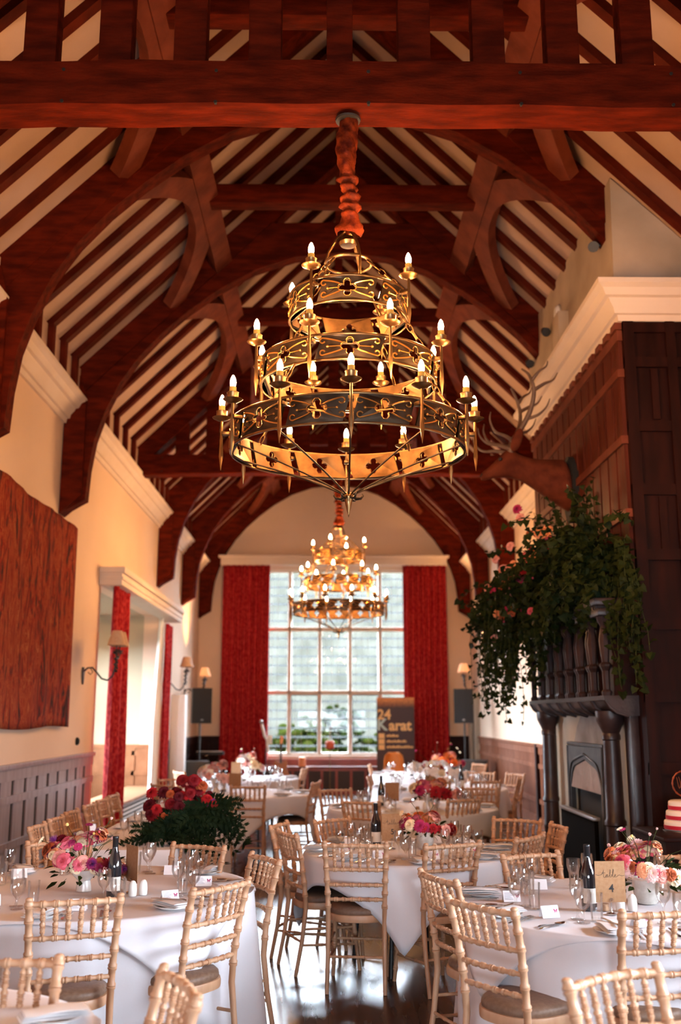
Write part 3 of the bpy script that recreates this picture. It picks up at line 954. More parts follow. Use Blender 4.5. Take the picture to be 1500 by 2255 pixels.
    for i in range(n + 1):
        t = i / n; z = 1.335 + 0.773 * t
        base = 0.052 if t > 0.5 else 0.050
        if t < 0.16: base = 0.066 + 0.010 * math.sin(t * 40)
        elif t < 0.5: base = 0.048 + 0.012 * math.sin(t * 85)
        else: base = 0.046 + 0.016 * math.sin((t - 0.5) / 0.5 * PI)
        for k in range(seg):
            a = 2 * PI * k / seg
            w = (0.012 if t < 0.5 else 0.004) * math.sin(2 * a + t * (30 if t < 0.5 else 9)) + 0.005 * math.sin(5 * a + t * 50)
            V.append(((base + w) * math.cos(a) + 0.012 * math.sin(t * 7), (base + w) * math.sin(a), z))
    for i in range(n):
        for k in range(seg):
            F.append((i*seg+k, i*seg+(k+1)%seg, (i+1)*seg+(k+1)%seg, (i+1)*seg+k))
    mb.add(V, F)
    mb.build('cord_sleeve', m_shroud, root, smooth=180)
    mb = MB(); mb.lathe([(0.0, 2.075), (0.075, 2.08), (0.078, 2.092), (0.055, 2.105), (0.0, 2.108)], 20)
    mb.build('ceiling_rose', m_iron, root, smooth=40)
    return root
CHZ = 3.20
chand = make_chandelier('large nearer brass chandelier with three tiers of candle bulbs, hung under the front tie beam')
chand.location = (0.107, 5.50, CHZ - 0.035)
chand.rotation_euler = (0.020, 0, 0)
ch2 = dup(chand, (0.135, 14.65, CHZ - 0.04), 0.25, 'smaller looking farther candle chandelier, hanging in front of the tall end window')
# ------------------------------------------------------------------ curtains
def curtain(name, x0, x1, y, z0, z1, pleats, amp, mat, label, cat, axis='x', gather=None):
    mb = MB(); V = []; F = []
    nu = pleats * 8; nv = 24
    for j in range(nv + 1):
        t = j / nv; z = z0 + (z1 - z0) * t
        for i in range(nu + 1):
            u = i / nu
            g = gather(t) if gather else (0.0, 1.0)
            uu = g[0] + (g[1] - g[0]) * u
            x = x0 + (x1 - x0) * uu
            a = amp * (0.75 + 0.25 * math.cos(3 * t + i)) 
            off = a * math.sin(2 * PI * pleats * u + 0.5 * math.sin(3.1 * t + u * 9)) + 0.3 * a * math.sin(2*PI*pleats*0.37*u + 1.0)
            V.append((x, y + off, z) if axis == 'x' else (y + off, x, z))
    for j in range(nv):
        for i in range(nu):
            F.append((j*(nu+1)+i, j*(nu+1)+i+1, (j+1)*(nu+1)+i+1, (j+1)*(nu+1)+i))
    mb.add(V, F)
    o = mb.build(name, mat, smooth=180)
    md = o.modifiers.new('thickness', 'SOLIDIFY'); md.thickness = 0.006
    tag(o, label, cat); return o
curtain('curtain', -2.50, -1.40, YF - 0.22, 0.10, 5.17, 8, 0.055, m_curt, 'long red damask curtain at the left side of the tall end window', 'curtain')
curtain('curtain', 1.72, 2.74, YF - 0.22, 0.10, 5.17, 8, 0.055, m_curt, 'long red damask curtain at the right side of the tall end window, behind the banner', 'curtain')
curtain('curtain', BAY0 - 0.02, BAY0 + 1.05, WL + 0.17, 0.03, 3.42, 7, 0.06, m_curt, 'red damask curtain at the near side of the bay, behind the wall lamp', 'curtain', 'y')
curtain('curtain', BAY1 - 0.65, BAY1 + 0.05, WL + 0.15, 0.03, 3.30, 5, 0.05, m_curt, 'narrower red damask curtain at the far side of the bay', 'curtain', 'y')
curtain('net_curtain', BAY1 - 2.0, BAY1 - 0.55, WL + 0.06, 0.05, 3.42, 9, 0.035, m_sheer, 'white net curtain gathered at the far side of the bay', 'curtain', 'y',
        gather=lambda t: (0.55 - 0.0 * t + 0.42 * max(0, (t - 0.45) / 0.55), 1.0))
# bay pelmet box
mb = MB()
mb.bb(WL, WL + 0.30, BAY0 - 0.12, BAY1 + 0.3, 3.40, 3.62, 0.008)
mb.bb(WL, WL + 0.34, BAY0 - 0.15, BAY1 + 0.34, 3.56, 3.64, 0.012)
mb.bb(WL, WL + 0.32, BAY0 - 0.135, BAY1 + 0.32, 3.47, 3.51, 0.006)
tag(mb.build('pelmet', m_corn, smooth=30), 'cream moulded pelmet over the bay on the left wall', 'pelmet')
# window seat with a pierced radiator front
r = thing('radiator_seat', 'wooden window seat with a pierced radiator front in the bay', 'window seat', (WL - 0.2, (BAY0 + BAY1) / 2 + 0.6, 0))
mb = MB(); mb.bb(-0.28, 0.34, -1.9, 1.7, 0.46, 0.50, 0.008)
mb.build('seat_board', M('oak_seat', (0.30, 0.15, 0.07), 0.4, col2=(0.36, 0.19, 0.10), scale=4), r)
mb = MB(); mb.bb(-0.28, 0.28, -1.85, 1.65, 0, 0.46); mb.build('casing', m_white, r, smooth=0)
mb = MB()
for i in range(34):
    for k in range(6):
        yy = -1.75 + i * 0.1; z = 0.08 + k * 0.06
        mb.bb(0.278, 0.284, yy, yy + 0.065, z, z + 0.03)
mb.build('grille', m_black, r, smooth=0)

# ------------------------------------------------------------------ tapestry
mb = MB(); V = []; F = []; nu, nv = 60, 30
for j in range(nv + 1):
    for i in range(nu + 1):
        y = 5.2 + 6.45 * i / nu; z = 1.58 + 2.30 * j / nv
        V.append((WL + 0.05 + 0.012 * math.sin(y * 5) + 0.008 * math.sin(y * 13 + z), y, z + 0.012 * math.sin(y * 3)))
for j in range(nv):
    for i in range(nu):
        F.append((j*(nu+1)+i, j*(nu+1)+i+1, (j+1)*(nu+1)+i+1, (j+1)*(nu+1)+i))
mb.add(V, F)
def tapestry_material():
    m = bpy.data.materials.new('tapestry_weave'); m.use_nodes = True
    nt = m.node_tree; N = nt.nodes; L = nt.links; b = N['Principled BSDF']; b.inputs['Roughness'].default_value = 0.9; b.inputs['Specular IOR Level'].default_value = 0.05
    tc = N.new('ShaderNodeTexCoord'); mp = N.new('ShaderNodeMapping'); mp.inputs['Scale'].default_value = (1, 2.0, 0.55)
    L.new(tc.outputs['Object'], mp.inputs['Vector'])
    n1 = N.new('ShaderNodeTexNoise'); n1.inputs['Scale'].default_value = 3.6; n1.inputs['Detail'].default_value = 8; n1.inputs['Distortion'].default_value = 1.2; n1.inputs['Roughness'].default_value = 0.7
    L.new(mp.outputs[0], n1.inputs['Vector'])
    r = N.new('ShaderNodeValToRGB'); cr = r.color_ramp
    cr.elements[0].position = 0.36; cr.elements[0].color = (0.028, 0.014, 0.016, 1)
    cr.elements[1].position = 0.68; cr.elements[1].color = (0.38, 0.125, 0.048, 1)
    for p, c in ((0.42, (0.085, 0.028, 0.020, 1)), (0.47, (0.22, 0.016, 0.012, 1)), (0.52, (0.31, 0.075, 0.028, 1)), (0.57, (0.20, 0.020, 0.014, 1)), (0.62, (0.34, 0.10, 0.036, 1))):
        el = cr.elements.new(p); el.color = c
    L.new(n1.outputs['Fac'], r.inputs[0]); L.new(r.outputs[0], b.inputs['Base Color'])
    return m
o = mb.build('tapestry', tapestry_material(), smooth=180)
md = o.modifiers.new('thickness', 'SOLIDIFY'); md.thickness = 0.008
tag(o, 'large faded red and brown tapestry hanging on the left wall above the wainscot', 'tapestry')
mb = MB(); mb.lathe([(0.0, 0.0), (0.045, 0.0), (0.045, 0.02), (0.03, 0.035), (0, 0.036)], 14)
o = mb.build('wall_stud', m_black); o.location = (WL, 12.35, 1.40); o.rotation_euler = (0, PI/2, 0)
tag(o, 'small round black fitting on the left wall just above the dado rail', 'wall fitting')

# ------------------------------------------------------------------ wall lamps with two shades
def sconce(loc, s, label, mat, reach=0.46, lit=False):
    r = thing('wall_lamp', label, 'wall lamp', loc, 0, 'wrought iron wall lamps')
    mb = MB(); mb.prism([(-0.03, 0.06), (0.03, 0.06), (0.045, 0.0), (0.02, -0.12), (0, -0.15), (-0.02, -0.12), (-0.045, 0.0)], lambda u, v, t: (s * t, u, v), 0, 0.02)
    mb.build('wall_plate', m_iron, r, smooth=30)
    mb = MB()
    pts = [(0.01, 0, 0.0), (0.06, 0, 0.05), (0.12, 0, 0.055), (0.18, 0, -0.01), (0.24, 0, -0.08), (0.31, 0, -0.10), (0.37, 0, -0.05), (0.40, 0, 0.06), (0.42, 0, 0.17)]
    k = reach / 0.46
    mb.tube([(s * x * k, y, z) for x, y, z in pts], 0.011, 7)
    mb.tube([(s * x * k, 0, z) for x, z in ((0.10, 0.045), (0.13, 0.0), (0.10, -0.03), (0.07, 0.0))], 0.006, 5)
    arm = mb.build('arm', m_iron, r, smooth=60)
    lf = MB()
    for i in range(7):
        z = 0.02 + i * 0.035
        lf.box((s * (0.40 + 0.02 * (i % 2)) * k, 0.02 * (-1) ** i, z), (0.05, 0.012, 0.03), 0.5 * (-1) ** i, 0, 0.6, 0.5)
    lf.build('iron_leaf', m_iron, arm, smooth=0)
    for dy in (-0.10, 0.10):
        b = MB()
        b.tube([(s*0.42*k, 0, 0.17), (s*0.425*k, dy*0.6, 0.17), (s*0.43*k, dy, 0.22), (s*0.43*k, dy, 0.33)], 0.008, 6)
        b.lathe([(0, 0.255), (0.04, 0.262), (0.045, 0.27), (0, 0.272)], 10, (s*0.43*k, dy, 0))
        for q in range(5):
            a = 2*PI*q/5
            b.box((s*0.43*k + 0.03*math.cos(a), dy + 0.03*math.sin(a), 0.245), (0.05, 0.014, 0.006), a, 0, 0, 0.5)
        br = b.build('candle_branch', m_iron, r, smooth=50)
        c = MB()
        c.lathe([(0.115, 0.32), (0.114, 0.325), (0.062, 0.50), (0.060, 0.50), (0.111, 0.322)], 16, (s*0.43*k, dy, 0))
        c.build('lamp_shade', mat, br, smooth=50)
        if lit:
            g = MB(); g.sphere((s*0.43*k, dy, 0.39), 0.022, 10, 7, (1, 1, 1.5)); g.build('bulb', m_bulbs, br, smooth=180)
    return r
sconce((WL, 12.48, 2.23), 1, 'iron wall lamp nearest the camera, in front of the bay curtain', m_shade)
sconce((WL, 18.55, 2.26), 1, 'iron wall lamp with two tan shades just past the bay', m_shade)
sconce((WL, 21.3, 2.20), 1, 'iron wall lamp with pale shades above the left loudspeaker', m_shadew, lit=True)
sconce((WR, 21.6, 2.30), -1, 'iron wall lamp with pale shades above the right loudspeaker', m_shadew, lit=True)

# ------------------------------------------------------------------ small things on the plaster hood
def spotlight(loc, label, rz=0.0):
    r = thing('spotlight', label, 'spotlight', loc, rz, 'black spotlights on the chimney plaster')
    mb = MB(); mb.tube([(0, 0, 0), (-0.06, 0, 0.02)], 0.012, 8); mb.build('bracket', m_blackp, r)
    mb = MB(); mb.tube([(-0.05, 0.06, 0.03), (-0.09, -0.06, -0.04)], [0.035, 0.05], 12); mb.build('lamp_head', m_blackp, r, smooth=40)
sx_ = CHX - 0.03
spotlight((sx_, 8.30, 5.86), 'black spotlight near the top corner of the plaster chimney hood')
spotlight((sx_, 10.40, 5.88), 'black spotlight on the plaster beside the round white sounder', 0.3)
spotlight((sx_, 11.30, 5.84), 'black spotlight at the far edge of the plaster, above the antlers', 0.3)
r = thing('alarm_sounder', 'round white fire alarm sounder on the chimney plaster', 'alarm', (sx_, 9.98, 5.92))
mb = MB(); mb.lathe([(0.085, 0.0), (0.085, 0.02), (0.06, 0.045), (0.0, 0.05)], 20); o = mb.build('dome', m_white, r); o.rotation_euler = (0, -PI/2, 0)
mb = MB(); mb.lathe([(0.095, 0), (0.095, 0.012), (0, 0.012)], 20); o = mb.build('base_plate', m_hood, r); o.rotation_euler = (0, -PI/2, 0)
mb = MB(); mb.bb(-0.11, 0, -0.14, 0.14, -0.42, 0.0, 0.005)
o = mb.build('junction_box', m_hood); o.location = (sx_, 9.72, 5.78)
tag(o, 'plain buff box on the chimney plaster under the round alarm', 'box')

# ------------------------------------------------------------------ stag head
def stag():
    r = thing('stag_head', 'mounted red stag head with branched antlers on the panelled chimney breast', 'stag head', (CHX - 0.05, 9.75, 3.98))
    mb = MB(); mb.prism([(0.24*math.cos(2*PI*i/20) * (1.0 if math.sin(2*PI*i/20) > 0 else 0.85), 0.34*math.sin(2*PI*i/20)) for i in range(20)], lambda u, v, t: (t, u, v - 0.05), -0.03, 0.06)
    mb.build('mount_board', m_black, r, smooth=40)
    # one continuous neck and head, rings along a spine pointing to -x
    spine = [((0.0, 0, -0.02), 0.20, 0.285), ((-0.08, 0, 0.0), 0.185, 0.265), ((-0.17, 0, 0.03), 0.165, 0.235), ((-0.30, 0, 0.075), 0.138, 0.188), ((-0.42, 0, 0.13), 0.118, 0.152), ((-0.52, 0, 0.185), 0.108, 0.136),
             ((-0.60, 0, 0.222), 0.110, 0.146), ((-0.66, 0, 0.222), 0.108, 0.146), ((-0.71, 0, 0.200), 0.096, 0.126), ((-0.755, 0, 0.168), 0.080, 0.100), ((-0.80, 0, 0.135), 0.064, 0.078), ((-0.85, 0, 0.106), 0.054, 0.060), ((-0.885, 0, 0.092), 0.050, 0.050), ((-0.905, 0, 0.085), 0.034, 0.032)]
    V = []; F = []; seg = 20
    for (c, ry, rz) in spine:
        tilt = 0.30 if c[0] < -0.55 else -0.15
        for k in range(seg):
            a = 2*PI*k/seg
            dy = ry * math.cos(a); dz = rz * math.sin(a)
            # flatten the muzzle a little, keep a deep throat
            if c[0] < -0.6 and dz < 0: dy *= 0.85
            V.append((c[0] + dz * tilt * 0.6, dy, c[2] + dz))
    n = len(spine)
    for i in range(n - 1):
        for k in range(seg):
            F.append((i*seg+k, i*seg+(k+1)%seg, (i+1)*seg+(k+1)%seg, (i+1)*seg+k))
    F.append(tuple(range(seg))); F.append(tuple((n-1)*seg + k for k in range(seg-1, -1, -1)))
    mb = MB(); mb.add(V, F)
    hd = mb.build('head_and_neck', m_fur, r, smooth=180)
    md = hd.modifiers.new('sub', 'SUBSURF'); md.levels = 1; md.render_levels = 2
    for s in (-1, 1):
        e = MB()
        e.sphere((0, 0, 0), 0.125, 12, 8, (0.42, 0.16, 1.0))
        o = e.build('ear', m_fur, r, smooth=180); o.location = (-0.56, s * 0.17, 0.42); o.rotation_euler = (s * -0.55, 0.30, 0)
        g = MB(); g.sphere((-0.715, s * 0.086, 0.245), 0.021, 10, 7); g.build('eye', m_bottle, r, smooth=180)
        g = MB(); g.sphere((-0.900, s * 0.030, 0.098), 0.013, 8, 6, (0.7, 1, 0.8)); g.build('nostril', m_black, r, smooth=180)
        a = MB()
        def ant(pts, r0, r1):
            pts = [Vector((x - 0.05, s * y, z + 0.08)) for x, y, z in pts]
            # smooth with a Catmull-Rom pass
            out = []
            for i in range(len(pts) - 1):
                p0 = pts[max(i-1, 0)]; p1 = pts[i]; p2 = pts[i+1]; p3 = pts[min(i+2, len(pts)-1)]
                for k in range(5):
                    t = k / 5
                    out.append(0.5 * ((2*p1) + (p2-p0)*t + (2*p0-5*p1+4*p2-p3)*t*t + (3*p1-p0-3*p2+p3)*t**3))
            out.append(pts[-1])
            a.tube(out, [r0 + (r1 - r0) * i / (len(out)-1) for i in range(len(out))], 8)
        ant([(-0.56, 0.06, 0.25), (-0.50, 0.15, 0.40), (-0.40, 0.27, 0.58), (-0.36, 0.36, 0.78), (-0.40, 0.36, 0.95), (-0.46, 0.30, 1.04)], 0.034, 0.010)
        ant([(-0.56, 0.07, 0.27), (-0.68, 0.11, 0.30), (-0.80, 0.15, 0.31), (-0.88, 0.17, 0.38), (-0.90, 0.18, 0.46)], 0.022, 0.004)
        ant([(-0.53, 0.11, 0.34), (-0.62, 0.17, 0.38), (-0.73, 0.20, 0.42), (-0.78, 0.21, 0.53), (-0.77, 0.21, 0.62)], 0.022, 0.004)
        ant([(-0.42, 0.24, 0.54), (-0.32, 0.30, 0.56), (-0.24, 0.33, 0.63), (-0.20, 0.34, 0.72)], 0.020, 0.004)
        ant([(-0.36, 0.36, 0.80), (-0.26, 0.38, 0.86), (-0.17, 0.38, 0.90), (-0.12, 0.37, 0.98)], 0.022, 0.004)
        ant([(-0.38, 0.36, 0.90), (-0.31, 0.40, 0.98), (-0.24, 0.41, 1.03), (-0.22, 0.40, 1.09)], 0.018, 0.004)
        a.build('antler', m_antler, r, smooth=60)
    return r
stag()

# ------------------------------------------------------------------ fireplace: carved mantel gallery on columns
MX = 2.20       # front of the mantel shelf
def fireplace():
    r = thing('fireplace', 'carved dark oak fireplace with columns, stone surround and copper hood', 'fireplace', (CHX, 9.6, 0))
    x = lambda v: v - CHX
    y = lambda v: v - 9.6
    # stone surround plate with a Tudor arch opening
    mb = MB(); 
    sx = x(2.445)
    def plate(y0, y1, z0, z1): mb.bb(sx, x(CHX - 0.001), y(y0), y(y1), z0, z1)
    plate(8.35, 9.0, 0, 1.75); plate(10.2, 10.95, 0, 1.75); plate(9.0, 10.2, 1.42, 1.75)
    for zz in (0.5, 0.95, 1.4): mb.bb(sx - 0.001, sx + 0.01, y(10.2), y(10.95), zz, zz + 0.006)
    mb.build('stone_surround', m_stone, r, smooth=0)
    mb = MB(); mb.bb(x(CHX - 0.012), x(CHX - 0.002), y(9.0), y(10.2), 0, 1.42); mb.build('firebox', m_black, r, smooth=0)
    # stone darkened by smoke is its own colour patch
    mb = MB(); mb.prism([(8.75, 1.43), (10.15, 1.43), (10.0, 1.60), (9.75, 1.75), (8.9, 1.75)], lambda u, v, t: (t, y(u), v), sx - 0.004, sx)
    mb.build('smoke_stained_stone', M('smoked_stone', (0.16, 0.14, 0.13), 0.7, col2=(0.30, 0.28, 0.26), scale=3.5, detail=5), r, smooth=0)
    def arch(t): # half-angle Tudor arch height
        u = abs(t)
        return 1.32 - 0.02 - 0.10 * u - 0.16 * max(0, (u - 0.72) / 0.28) ** 2.0
    op = [(-0.56, 0.0)] + [(0.56 * t, arch(t)) for t in [-1 + 0.1 * i for i in range(21)]] + [(0.56, 0.0)]
    fr = [(0.66, 0.0), (0.66, 1.45), (-0.66, 1.45), (-0.66, 0.0)]
    poly = op + fr
    mb = MB(); mb.prism(poly, lambda u, v, t: (t, u, v), sx - 0.05, sx - 0.004)
    frm = mb.build('iron_arch_frame', m_iron, r, smooth=20)
    mb = MB()
    ins = [(0.60 * t, arch(t) + 0.045) for t in [-1 + 0.1 * i for i in range(21)]]
    mb.tube([(sx - 0.05, -0.60, 0.0)] + [(sx - 0.05, u, v) for u, v in ins] + [(sx - 0.05, 0.60, 0.0)], 0.014, 6)
    mb.tube([(sx - 0.05, -0.64, 0.0), (sx - 0.05, -0.64, 1.42), (sx - 0.05, 0.64, 1.42), (sx - 0.05, 0.64, 0.0)], 0.014, 6)
    mb.build('moulding', m_iron, frm, smooth=60)
    hood = [(-0.55, 1.02)] + [(0.55, 1.02)] + [(0.55 * t, arch(t) - 0.005) for t in [1 - 0.1 * i for i in range(21)]]
    mb = MB(); mb.prism(hood, lambda u, v, t: (t - 0.06 * (1.32 - v), u, v), sx - 0.03, sx - 0.012)
    mb.build('copper_hood', m_copper, r, smooth=0)
    # columns: two in front, two against the wall
    prof = [(0.13, 0.0), (0.13, 0.10), (0.115, 0.11), (0.125, 0.16), (0.10, 0.19), (0.105, 0.22), (0.088, 0.26), (0.092, 0.55), (0.100, 0.56), (0.100, 0.58), (0.092, 0.60), (0.090, 0.82), (0.102, 0.83), (0.102, 0.86), (0.088, 0.88), (0.085, 1.15), (0.079, 1.50), (0.090, 1.51), (0.090, 1.54), (0.080, 1.56), (0.100, 1.60), (0.135, 1.66), (0.14, 1.70), (0.14, 1.74), (0, 1.74)]
    for (cx_, cyy) in ((2.335, 8.42), (2.335, 10.82)):
        mb = MB(); mb.lathe([(a * 0.86, b) for a, b in prof], 20, (x(cx_), y(cyy), 0)); c = mb.build('column', m_cart, r, smooth=35)
    for (cx_, cyy) in ((2.44, 8.20), (2.44, 11.06)):
        mb = MB(); mb.bb(x(cx_) - 0.03, x(CHX), y(cyy) - 0.09, y(cyy) + 0.09, 0, 1.75, 0.01); mb.build('pilaster', m_cart, r, smooth=30)
    # coved shelf
    mb = MB()
    cove = [(x(2.40), 1.70), (x(2.36), 1.72), (x(2.31), 1.735), (x(2.26), 1.77), (x(2.225), 1.82), (x(2.205), 1.825), (x(2.20), 1.86), (x(CHX), 1.86), (x(CHX), 1.70)]
    mb.prism(cove, lambda u, v, t: (u, t, v), y(8.08), y(11.14))
    sh = mb.build('coved_shelf', m_cart, r, smooth=30)
    for k in range(8):
        yy = y(8.10) + (y(11.12) - y(8.10)) * k / 7
        mb = MB()
        mb.tube([(x(2.40), yy, 1.70), (x(2.30), yy, 1.73), (x(2.25), yy, 1.77), (x(2.215), yy, 1.83)], 0.018, 5)
        mb.build('cove_rib', m_cart, sh, smooth=50)
    # gallery of tapering pilasters carrying a cornice
    mb = MB(); mb.bb(x(2.30), x(CHX), y(8.12), y(11.10), 1.86, 2.62); mb.build('gallery_back', m_panel, r, smooth=0)
    pil = None
    for k in range(8):
        yy = y(8.16) + (y(11.06) - y(8.16)) * k / 7
        for d in ((-0.035, 0.035) if 0 < k < 7 else (0.0,)):
            mb = MB()
            prof2 = [(0.030, 0), (0.034, 0.03), (0.022, 0.05), (0.024, 0.20), (0.038, 0.235), (0.038, 0.25), (0.022, 0.27), (0.036, 0.44), (0.022, 0.56), (0.040, 0.60), (0.046, 0.64), (0, 0.64)]
            if pil is None:
                mb.lathe([(a * 1.3, b) for a, b in prof2], 8, (0, 0, 0), PI/8); o = pil = mb.build('gallery_pilaster', m_cart, r, smooth=20)
            else:
                o = pil.copy(); COL.objects.link(o); o.parent = r
            o.location = (x(2.248), yy + d, 1.86)
    mb = MB(); mb.bb(x(2.18), x(CHX), y(8.06), y(11.16), 2.50, 2.56, 0.01); mb.bb(x(2.14), x(CHX), y(8.02), y(11.20), 2.58, 2.64, 0.012); mb.bb(x(2.20), x(CHX), y(8.08), y(11.14), 2.55, 2.59)
    for k in range(40):
        yy = y(8.08) + 3.05 * k / 40
        mb.bb(x(2.165), x(2.2), yy, yy + 0.04, 2.552, 2.582)
    mb.build('gallery_cornice', m_cart, r, smooth=30)
    return r
fireplace()
# fire screen
r = thing('fire_screen', 'dark woven fire screen box with a bright top edge standing on the hearth', 'fire screen', (2.30, 9.45, 0))
mb = MB(); mb.bb(-0.035, 0.0, -0.62, 0.62, 0.03, 0.83); 
mb.build('woven_panel', M('woven_mesh', (0.004, 0.003, 0.003), 0.9, bump=0.6, bscale=160, spec=0.03), r, smooth=0)
mb = MB(); mb.bb(-0.05, 0.015, -0.63, 0.63, 0.82, 0.85, 0.006); mb.build('top_rail', m_grey, r)
for yy in (-0.58, 0.58):
    mb = MB(); mb.box((0.0, yy, 0.02), (0.09, 0.05, 0.04), 0, 0.005); mb.build('foot', m_iron, r)
# ------------------------------------------------------------------ limed spindle-back chair (origin: floor under the seat centre, sitter faces +y)
def bamboo(mb, pts, r, rings, seg=8, bead=1.35, taper=None):
    """round rod along a polyline with turned beads at the given fractions"""
    pts = [Vector(p) for p in pts]
    cum = [0.0]
    for a, b in zip(pts[:-1], pts[1:]): cum.append(cum[-1] + (b - a).length)
    L = cum[-1]
    def at(t):
        d = t * L
        for i in range(len(pts) - 1):
            if d <= cum[i+1] + 1e-9:
                q = (d - cum[i]) / max(cum[i+1] - cum[i], 1e-9)
                return pts[i].lerp(pts[i+1], q)
        return pts[-1].copy()
    ts = {0.0: 1.0, 1.0: 1.0}
    for c in cum: ts[c / L] = 1.0
    for q in rings:
        w = 0.010 / L; g = 0.006 / L
        for dt, m in ((-w - g, 1.0), (-w, bead), (-w * 0.3, bead * 1.02), (0, 1.05), (w * 0.3, bead * 1.02), (w, bead), (w + g, 1.0)):
            t = min(max(q + dt, 0.0), 1.0); ts[t] = m
    keys = sorted(ts)
    rad = []
    for t in keys:
        k = taper(t) if taper else 1.0
        rad.append(r * k * ts[t])
    mb.tube([at(t) for t in keys], rad, seg)

def make_chair(label, group):
    r = thing('dining_chair', label, 'chair', (0, 0, 0), 0, group)
    # seat pad
    mb = MB()
    def outline(k):
        P = []
        for i in range(36):
            a = 2 * PI * i / 36
            sx = math.copysign(abs(math.cos(a)) ** 0.72, math.cos(a)); sy = math.copysign(abs(math.sin(a)) ** 0.72, math.sin(a))
            wid = 0.192 + 0.018 * sy
            P.append((wid * sx * k, 0.195 * sy * k))
        return P
    def lay(levels):
        mb = MB(); V = []; F = []; n = 36
        for k, z in levels:
            V += [(p[0], p[1], z) for p in outline(k)]
        for i in range(len(levels) - 1):
            for k in range(n): F.append((i*n+k, i*n+(k+1)%n, (i+1)*n+(k+1)%n, (i+1)*n+k))
        F.append(tuple(range(n-1, -1, -1))); F.append(tuple((len(levels)-1)*n + k for k in range(n)))
        mb.add(V, F); return mb
    lay([(0.94, 0.445), (0.97, 0.452), (0.985, 0.465), (0.97, 0.480), (0.90, 0.492), (0.72, 0.500), (0.40, 0.505), (0.1, 0.506)]).build('seat_pad', m_seat, r, smooth=180)
    lay([(0.98, 0.405), (1.02, 0.408), (1.03, 0.42), (1.03, 0.440), (1.015, 0.450), (0.93, 0.452)]).build('seat_frame', m_chair, r, smooth=40)
    # rear legs run up as the posts of the back
    for s in (-1, 1):
        mb = MB()
        bamboo(mb, [(s*0.182, -0.265, 0.0), (s*0.180, -0.220, 0.22), (s*0.180, -0.195, 0.42), (s*0.182, -0.205, 0.56), (s*0.190, -0.235, 0.75), (s*0.198, -0.275, 0.905)], 0.0165,
               [0.56, 0.65, 0.735, 0.82, 0.90, 0.975], 9, 1.28, lambda t: 0.78 + 0.22 * min(1, t / 0.4) if t < 0.4 else 1.0)
        mb.sphere((s*0.1985, -0.277, 0.908), 0.017, 9, 6, (1, 1, 0.6))
        mb.build('leg', m_chair, r, smooth=50)
        mb = MB()
        bamboo(mb, [(s*0.165, 0.150, 0.41), (s*0.172, 0.170, 0.22), (s*0.182, 0.200, 0.0)], 0.0165, [0.12, 0.42, 0.50, 0.80], 9, 1.25, lambda t: 1.0 - 0.25 * t)
        mb.build('leg', m_chair, r, smooth=50)
    # curved rails of the back
    def rail(z, y0, hw, sag, rad, rings):
        pts = []
        for i in range(11):
            u = -1 + 2 * i / 10
            pts.append((hw * u, y0 - sag * (1 - u * u), z + 0.004 * (1 - u * u)))
        mb = MB(); bamboo(mb, pts, rad, rings, 8, 1.35)
        return mb
    sp = [(k + 1) / 7 for k in range(6)]
    rail(0.885, -0.268, 0.194, 0.030, 0.0125, sp).build('back_rail', m_chair, r, smooth=50)
    rail(0.735, -0.232, 0.186, 0.030, 0.0105, sp).build('back_rail', m_chair, r, smooth=50)
    rail(0.640, -0.216, 0.182, 0.026, 0.0105, sp).build('back_rail', m_chair, r, smooth=50)
    rail(0.550, -0.203, 0.180, 0.022, 0.0105, sp).build('back_rail', m_chair, r, smooth=50)
    mbs = MB(); bamboo(mbs, [(0, 0, 0), (0, 0, 0.150)], 0.0075, [0.22, 0.38, 0.62, 0.78], 7, 1.55, lambda t: 0.8 + 0.35 * math.sin(PI * t))
    s0 = None
    for t in sp:
        u = -1 + 2 * t
        p0 = Vector((0.186 * u, -0.232 - 0.030 * (1 - u*u), 0.739)); p1 = Vector((0.194 * u, -0.268 - 0.030 * (1 - u*u), 0.889))
        if s0 is None: s0 = mbs.build('spindle', m_chair, r, smooth=50); o = s0
        else: o = s0.copy(); COL.objects.link(o); o.parent = r
        o.location = p0
        o.rotation_euler = (p1 - p0).to_track_quat('Z', 'Y').to_euler()
    # stretchers
    def bar(a, b, rr=0.0085):
        mb = MB(); bamboo(mb, [a, b], rr, [0.35, 0.65], 7, 1.3); mb.build('stretcher', m_chair, r, smooth=50)
    bar((-0.18, -0.222, 0.21), (0.18, -0.222, 0.21))
    bar((-0.172, 0.170, 0.24), (0.172, 0.170, 0.24))
    for s in (-1, 1):
        bar((s*0.18, -0.225, 0.19), (s*0.174, 0.178, 0.17)); 
        bar((s*0.18, -0.21, 0.29), (s*0.170, 0.163, 0.28))
    return r

